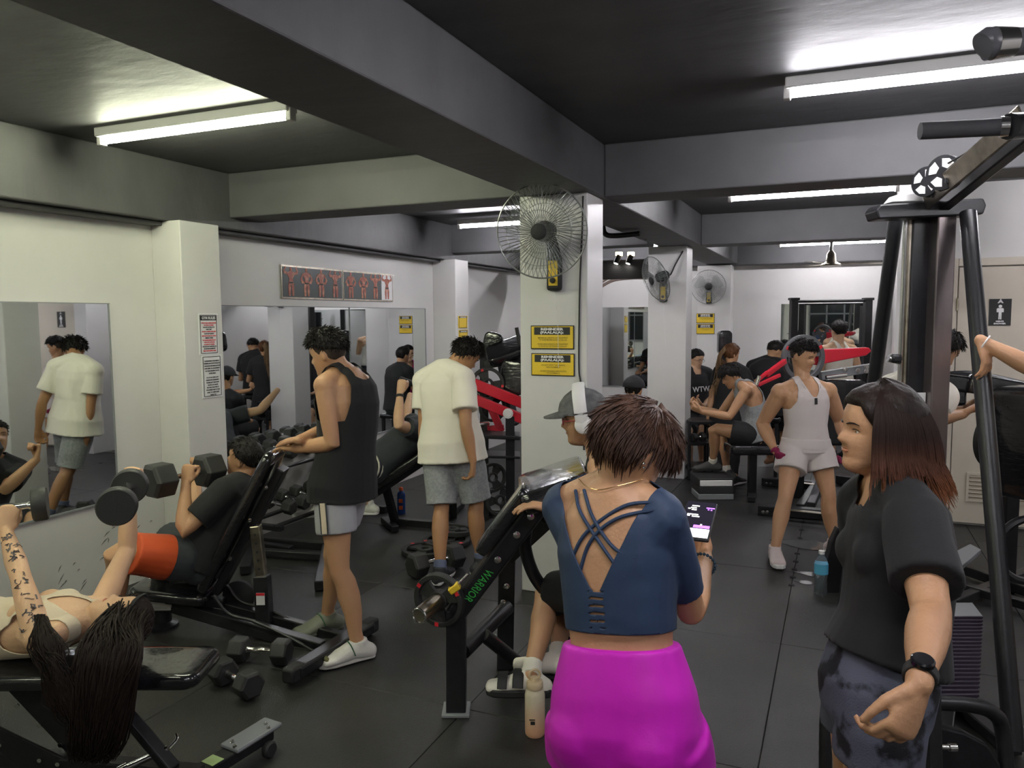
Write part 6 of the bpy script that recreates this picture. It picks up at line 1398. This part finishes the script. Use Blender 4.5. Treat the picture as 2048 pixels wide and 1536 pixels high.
# --- signs
def sign_y(x0, y0, x1, y1, Y, label, lines, cat='sign'):
    a, b = ony(x0, y0, Y), ony(x1, y1, Y); c = (a + b) / 2; w_, h = abs(b.x - a.x), abs(a.z - b.z); t = empty('wall_sign', label, cat, (c.x, Y, c.z))
    X = Vector((1, 0, 0)); MB().box((c.x, Y - .004, c.z), (w_, .006, h)).build('sign_border', M['ink'], t, bevel=.003)
    MB().box((c.x, Y - .008, c.z), (w_ - .012 * w_ / .27, .004, h - .012 * h / .15)).build('sign_board', M['yellow'], t, bevel=.003)
    o = MB().box((c.x, Y - .0105, c.z + h * .27), (w_ * .82, .002, h * .32)).build('header_panel', M['ink'], t, smooth=False)
    text('REMINDER\n(PAALALA):', (c.x, Y - .0125, c.z + h * .27), X, UP, h * .135, M['paper'], t, wide=w_ * .54, bold=.001)
    for s_, zz, ww in lines: text(s_, (c.x + w_ * .02, Y - .0115, c.z + h * zz), X, UP, h * .075, M['ink'], t, wide=w_ * ww)
    return t
L1 = [('RETURN ALL WEIGHTS AND EQUIPMENT', -.02, .68), ('TO THEIR PROPER PLACES AFTER USE', -.11, .64), ('AVOID USING WEIGHTS AND EQUIPMENT', -.28, .70), ('AS PRODUCT OF TRAINING QUALITY', -.37, .66)]
L2 = [('DO NOT DROP THE WEIGHTS', -.02, .54), ('AND DUMBBELLS', -.11, .32), ('AVOID MISUSING AND PLACES', -.28, .60), ('OF DUMBBELLS', -.37, .30)]
sign_y(1062, 651, 1149, 699, 4.33, 'upper yellow reminder sign on the near white pillar', L1); sign_y(1063, 706, 1150, 753, 4.33, 'lower yellow reminder sign on the near white pillar', L2)
sign_y(1393, 627, 1429, 646, 11.0, 'upper small yellow reminder sign under the farthest fan', L1[:2]); sign_y(1393, 648, 1429, 668, 11.0, 'lower small yellow reminder sign under the farthest fan', L2[:2])
def sheet_x(px0, py0, px1, py1, X, label, head, lines, name='notice', yel=False):
    a, b = onx(px0, py0, X), onx(px1, py1, X); c = (a + b) / 2; w_, h = abs(b.y - a.y), abs(a.z - b.z); t = empty(name, label, 'sign', (X, c.y, c.z)); Yv = Vector((0, 1, 0))
    MB().box((X + .003, c.y, c.z), (.004, w_, h)).build('sheet', M['yellow'] if yel else M['paper'], t, smooth=False)
    bd = MB(); e = .006
    for dy, dz, sy, sz in ((0, h * .46, w_ * .84, e * .6), (0, -h * .46, w_ * .84, e * .6), (-w_ * .42, 0, e * .6, h * .92), (w_ * .42, 0, e * .6, h * .92)): bd.box((X + .006, c.y + dy, c.z + dz), (.002, sy, sz))
    bd.build('printed_border', M['ink'], t, smooth=False)
    if head: MB().box((X + .006, c.y, c.z + h * .39), (.002, w_ * .80, h * .11)).build('header_panel', M['ink'], t, smooth=False); text(head, (X + .008, c.y, c.z + h * .39), Yv, UP, h * .09, M['paper'], t, wide=w_ * .70, bold=.001)
    for s_, zz, ww, m in lines: text(s_, (X + .007, c.y, c.z + h * zz), Yv, UP, h * .035, m, t, wide=w_ * ww, bold=.0008)
    return t
GR = ['ALWAYS WARM UP BEFORE EXERCISE', 'NO TOWEL NO TRAINING', 'WEAR PROPER GYM ATTIRE AND SHOES', 'SAFETY FIRST', 'RETURN ALL WEIGHTS AFTER USING', 'DO NOT DROP THE WEIGHTS', 'KEEP THE GYM CLEAN AND ORDERLY', 'RESPECT OTHERS', 'NO SMOKING INSIDE THE GYM', 'WIPE DOWN AFTER USE', 'NO BAREFOOT TRAINING', 'THE GYM IS NOT LIABLE FOR LOSS', 'ASK THE STAFF FOR ASSISTANCE', 'ENJOY YOUR WORKOUT HERE']
sheet_x(395, 627, 437, 708, -3.92, 'upper white notice headed GYM RULES on the left pilaster', 'GYM RULES', [(s_, .27 - .052 * i, (.76, .5, .6, .3, .72, .5, .74, .4, .68, .55, .55, .72, .6, .66)[i], M['redm'] if i in (0, 1, 4, 6, 8, 9, 10, 13) else M['ink']) for i, s_ in enumerate(GR)])
sheet_x(401, 711, 445, 792, -3.92, 'lower white notice with centred text on the left pilaster', None, [(s_, .36 - .058 * i - (.04 if i > 5 else 0), (.72, .78, .78, .76, .68, .34, .6, .64, .62, .5, .6, .66, .6, .3)[i], M['ink']) for i, s_ in enumerate(['PLEASE REMIND YOUR FRIENDS', 'MEMBERS AND STAFF TO FOLLOW', 'THE RULES AND REGULATIONS', 'AND KEEP ALL EQUIPMENT', 'IN THE PROPER PLACE', 'AFTER USING', 'P.S. IF YOU FIND ANY', 'PROBLEM WITH THE EQUIPMENT', 'PLEASE LET THE STAFF', 'KNOW AT ONCE', 'SO WE CAN FIX IT', 'FOR EVERYONE TO USE', 'AND TO KEEP SAFE', 'THANK YOU'])])
sheet_x(916, 632, 934, 656, -3.89, 'small yellow notice on the second pilaster above the white T-shirt', 'REMINDER', [], yel=True); sheet_x(917, 660, 935, 690, -3.89, 'second small yellow notice partly hidden by the bowed head', 'REMINDER', [], yel=True)
# door sign
a, b = ony(1979, 598, DY - .035), ony(2021, 651, DY - .035); c = (a + b) / 2; w_, h = b.x - a.x, a.z - b.z
sg = empty('door_sign', 'black shower sign with white figure on the beige door', 'sign', (c.x, c.y, c.z)); yy = DY - .038
MB().box((c.x, yy, c.z), (w_, .005, h)).build('sign_board', M['ink'], sg, smooth=False)
MB().lathe((c.x, yy - .003, c.z + h * .22), [(.001, 0), (w_ * .08, 0), (w_ * .08, .002), (.001, .002)], (0, -1, 0), 20).build('figure_head', M['paper'], sg, smooth=False)
fg = [(-.07, -.27), (-.065, .0), (-.10, .0), (-.16, .0), (-.16, .12), (-.12, .155), (.12, .155), (.16, .12), (.16, .0), (.10, .0), (.065, .0), (.07, -.27), (.012, -.27), (0, -.05), (-.012, -.27)]
MB().prism([(c.x + x * w_, yy - .003, c.z + z * h) for x, z in fg], (0, -.002, 0)).build('figure_body', M['paper'], sg, smooth=False)
for k, ww in enumerate((.10, .2, .28)): MB().prism([(c.x + x * w_, yy - .003, c.z + h * (.44 - .045 * k) + z) for x, z in ((-ww / 2, 0), (0, .016), (ww / 2, 0), (ww / 3, -.004), (0, .006), (-ww / 3, -.004))], (0, -.002, 0)).build('emblem', M['paper'], sg, smooth=False)
text("MEN'S", (c.x, yy - .004, c.z - h * .345), (1, 0, 0), UP, h * .07, M['paper'], sg, wide=w_ * .36, bold=.001); text('SHOWER', (c.x, yy - .004, c.z - h * .43), (1, 0, 0), UP, h * .07, M['paper'], sg, wide=w_ * .56, bold=.001)
# --- posters over the middle mirror
M['pfig'] = mat('poster_figure', (.34, .085, .05), .5, col2=(.5, .2, .12), vscale=25, lo=.45, hi=.6); M['pbg'] = mat('poster_ground', (.055, .065, .065), .35)
def poster(y0, y1, z0, z1, label, figs):
    X = XW + .004; t = empty('poster', label, 'poster', (X, (y0 + y1) / 2, z0))
    MB().box((X + .002, (y0 + y1) / 2, (z0 + z1) / 2), (.006, y1 - y0, z1 - z0)).build('poster_frame', M['dsteel'], t, smooth=False); e = .014
    MB().box((X + .006, (y0 + y1) / 2, (z0 + z1) / 2), (.003, y1 - y0 - 2 * e, z1 - z0 - 2 * e)).build('print_ground', M['pbg'], t, smooth=False); n = len(figs); H = z1 - z0 - 2 * e
    for i, kd in enumerate(figs):
        y = y0 + e + (y1 - y0 - 2 * e) * (i + .5) / n; w_ = (y1 - y0) / n * .46; zb = z0 + e + H * .04
        if kd == 'w': MB().box((X + .008, y, (z0 + z1) / 2), (.001, w_ * 2.0, H)).build('print_panel', M['paper'], t, smooth=False)
        f = MB()
        def q(pts): f.prism([(X + .0085, y + u * w_, zb + v * H) for u, v in pts], (.0008, 0, 0))
        q([(-.34, .0), (-.40, .30), (-.30, .48), (-.02, .46), (-.08, .2), (-.12, 0)]); q([(.34, .0), (.40, .30), (.30, .48), (.02, .46), (.08, .2), (.12, 0)])
        q([(-.28, .46), (-.24, .58), (-.58, .76), (-.2, .82), (.2, .82), (.58, .76), (.24, .58), (.28, .46)])
        if kd in 'aw': q([(-.5, .80), (-.95, .84), (-.92, .74), (-.55, .70)]); q([(-.95, .84), (-.72, .98), (-.6, .94), (-.8, .82)]); q([(.5, .80), (.95, .84), (.92, .74), (.55, .70)]); q([(.95, .84), (.72, .98), (.6, .94), (.8, .82)])
        else: q([(-.5, .80), (-.88, .58), (-.62, .42), (-.2, .46), (-.5, .54), (-.62, .62), (-.4, .74)]); q([(.5, .80), (.88, .58), (.62, .42), (.2, .46), (.5, .54), (.62, .62), (.4, .74)])
        f.ell((X + .008, y, zb + .89 * H), (.0018, .16 * w_, .075 * H), seg=10, rg=8); o = f.build('print_figure', M['pfig'], t, smooth=False)
        MB().box((X + .0098, y, zb + .44 * H), (.001, w_ * .5, H * .05)).build('print_detail', M['ink'], t, smooth=False)
pa, pb_, pc_ = onx(561, 560, XW), onx(684, 560, XW), onx(784, 570, XW); zt, zb_ = onx(561, 529, XW).z, onx(565, 597, XW).z
poster(pa.y, pb_.y - .004, zb_, zt, 'left framed poster of four flexing figures over the middle mirror', 'abba'); poster(pb_.y + .004, pc_.y, zb_, zt, 'right framed poster of four flexing figures over the middle mirror', 'bbaw')
# --- ceiling fan, track lights, pipe frame, curved wall moulding
cf = empty('ceiling_fan', 'small steel ceiling fan before the farthest light tube', 'fan', ony(1662, 500, 9.9)); m_ = ony(1662, 520, 9.9)
MB().tube([Vector((m_.x, m_.y, SL)), m_ + UP * .05], .02, 10).build('down_rod', M['steel'], cf); MB().lathe(m_ - UP * .07, [(.001, 0), (.11, .0), (.12, .015), (.06, .05), (.05, .14), (.02, .18), (.001, .18)], UP, 24).build('motor', M['dsteel'], cf)
for k in range(3):
    an = .15 + k * 2.094; u = Vector((math.cos(an), math.sin(an), 0)); v = Vector((-u.y, u.x, 0)); MB().prism([m_ - UP * .045 + u * .1 - v * .03, m_ - UP * .045 + u * .62 - v * .05, m_ - UP * .055 + u * .62 + v * .05, m_ - UP * .055 + u * .1 + v * .03], UP * .006).build('fan_blade', M['dsteel'], cf, smooth=False)
for i, px in enumerate((1238, 1262)):
    a = ony(px, 508, 9.6); t = empty('track_light', ('left', 'right')[i] + ' one of the two spotlights seen between the pillars', 'light', a)
    MB().box(a, (.08, .06, .05)).build('driver_box', mat('lit_box', (.9, .75, .5), .5, emit=1.5), t, bevel=.004); b = a - UP * .12 - Vector((.03, .03, 0)); MB().cyl(a - UP * .02, b, .035, 16).build('spot_barrel', M['blackm'], t); MB().cyl(b, b - (a - b).normalized() * .004, .026, 16).build('lens', mat('spot_lens', (1, .95, .85), .4, emit=6), t)
struct(MB().bb((-3.9, 9.62, 2.18), (-2.0, 9.72, 2.42)).build('trim_11', M['dark'], smooth=False))
pf = empty('trapeze_bar', 'bent black pipe frame hanging under the ceiling between the pillars', 'gym bar', ony(1250, 450, 6.6))
tubeo('bent_pipe', [ony(1206, 420, 6.4), ony(1206, 455, 6.4), ony(1214, 470, 6.4), ony(1240, 471, 6.4), ony(1280, 467, 6.4)], .022, pf, n=5); tubeo('straight_pipe', [ony(1200, 425, 6.2), ony(1290, 475, 7.2)], .028, pf)
mo = MB(); A = [ony(1180, 590, YB - .01), ony(1220, 563, YB - .01), ony(1260, 556, YB - .01), ony(1310, 556, YB - .01)]
o = MB().tube(curve_pts(A, 6), .022, 8).build('trim_12', mat('moulding_brown', (.20, .15, .13), .5)); struct(o)
A = [p + UP * .06 for p in A]; o = MB().tube(curve_pts(A, 6), .014, 8).build('trim_13', MATS['moulding_brown']); struct(o)
# --- red towel and small items
tw = MB(); g = onz(1300, 975, .02); tw.ell(g, (.09, .07, .03), seg=18, rg=8); me_ = tw.mesh(); wrinkle(me_, .02, 30, 4); tag(link_mesh('towel', me_, M['redm']), 'crumpled red and white towel on the floor at the foot of the far pillar', 'towel')
sk = MB()
for k in range(9):
    g = onz(1573, 1040 + 16 * k, .004); sk.box((-.24, g.y, .001), (.035, .030, .004))
tag(sk.build('mat_joint', M['seam'], smooth=False), 'jigsaw joint strip between floor mats beside the white shoes', 'mat', kind='stuff')
wp = MB(); 
for cx, cy, rx, ry in ((1620, 1090, .26, .10), (1640, 1150, .16, .05), (1612, 1165, .07, .03)):
    g = onz(cx, cy, .002); wp.prism([(g.x + rx * math.cos(a) * (1 + .2 * math.sin(3 * a)), g.y + ry * math.sin(a) * (1 + .25 * math.cos(4 * a)), .002) for a in [2 * math.pi * k / 24 for k in range(24)]], (0, 0, .0012))
tag(wp.build('water_puddle', mat('wet', (.10, .10, .10), .06, spec=.9), smooth=False), 'shiny wet patch on the mat beside the clear bottle', 'water', kind='stuff')
# scuff marks on the wall behind the lying person
sf = MB(); rs = random.Random(8)
for i in range(46):
    y = rs.uniform(2.9, 4.0) if i > 10 else rs.uniform(3.3, 3.7); z = rs.uniform(.03, .26) if i > 8 else rs.uniform(.3, .42); an = rs.uniform(.1, 1.3); L_ = rs.uniform(.02, .07)
    if 3.74 < y: continue
    sf.tube([(XW + .0008, y - L_ * math.cos(an) / 2, z - L_ * math.sin(an) / 2), (XW + .0014, y, z + .004), (XW + .0008, y + L_ * math.cos(an) / 2, z + L_ * math.sin(an) / 2)], [(.001, .0006), (.0008, .004), (.001, .0006)], 6, side=(1, 0, 0))
tag(sf.build('scuff_marks', mat('scuff', (.16, .15, .14), .7), smooth=False), 'dark scuff marks low on the left wall behind the bench', 'marks', kind='stuff')
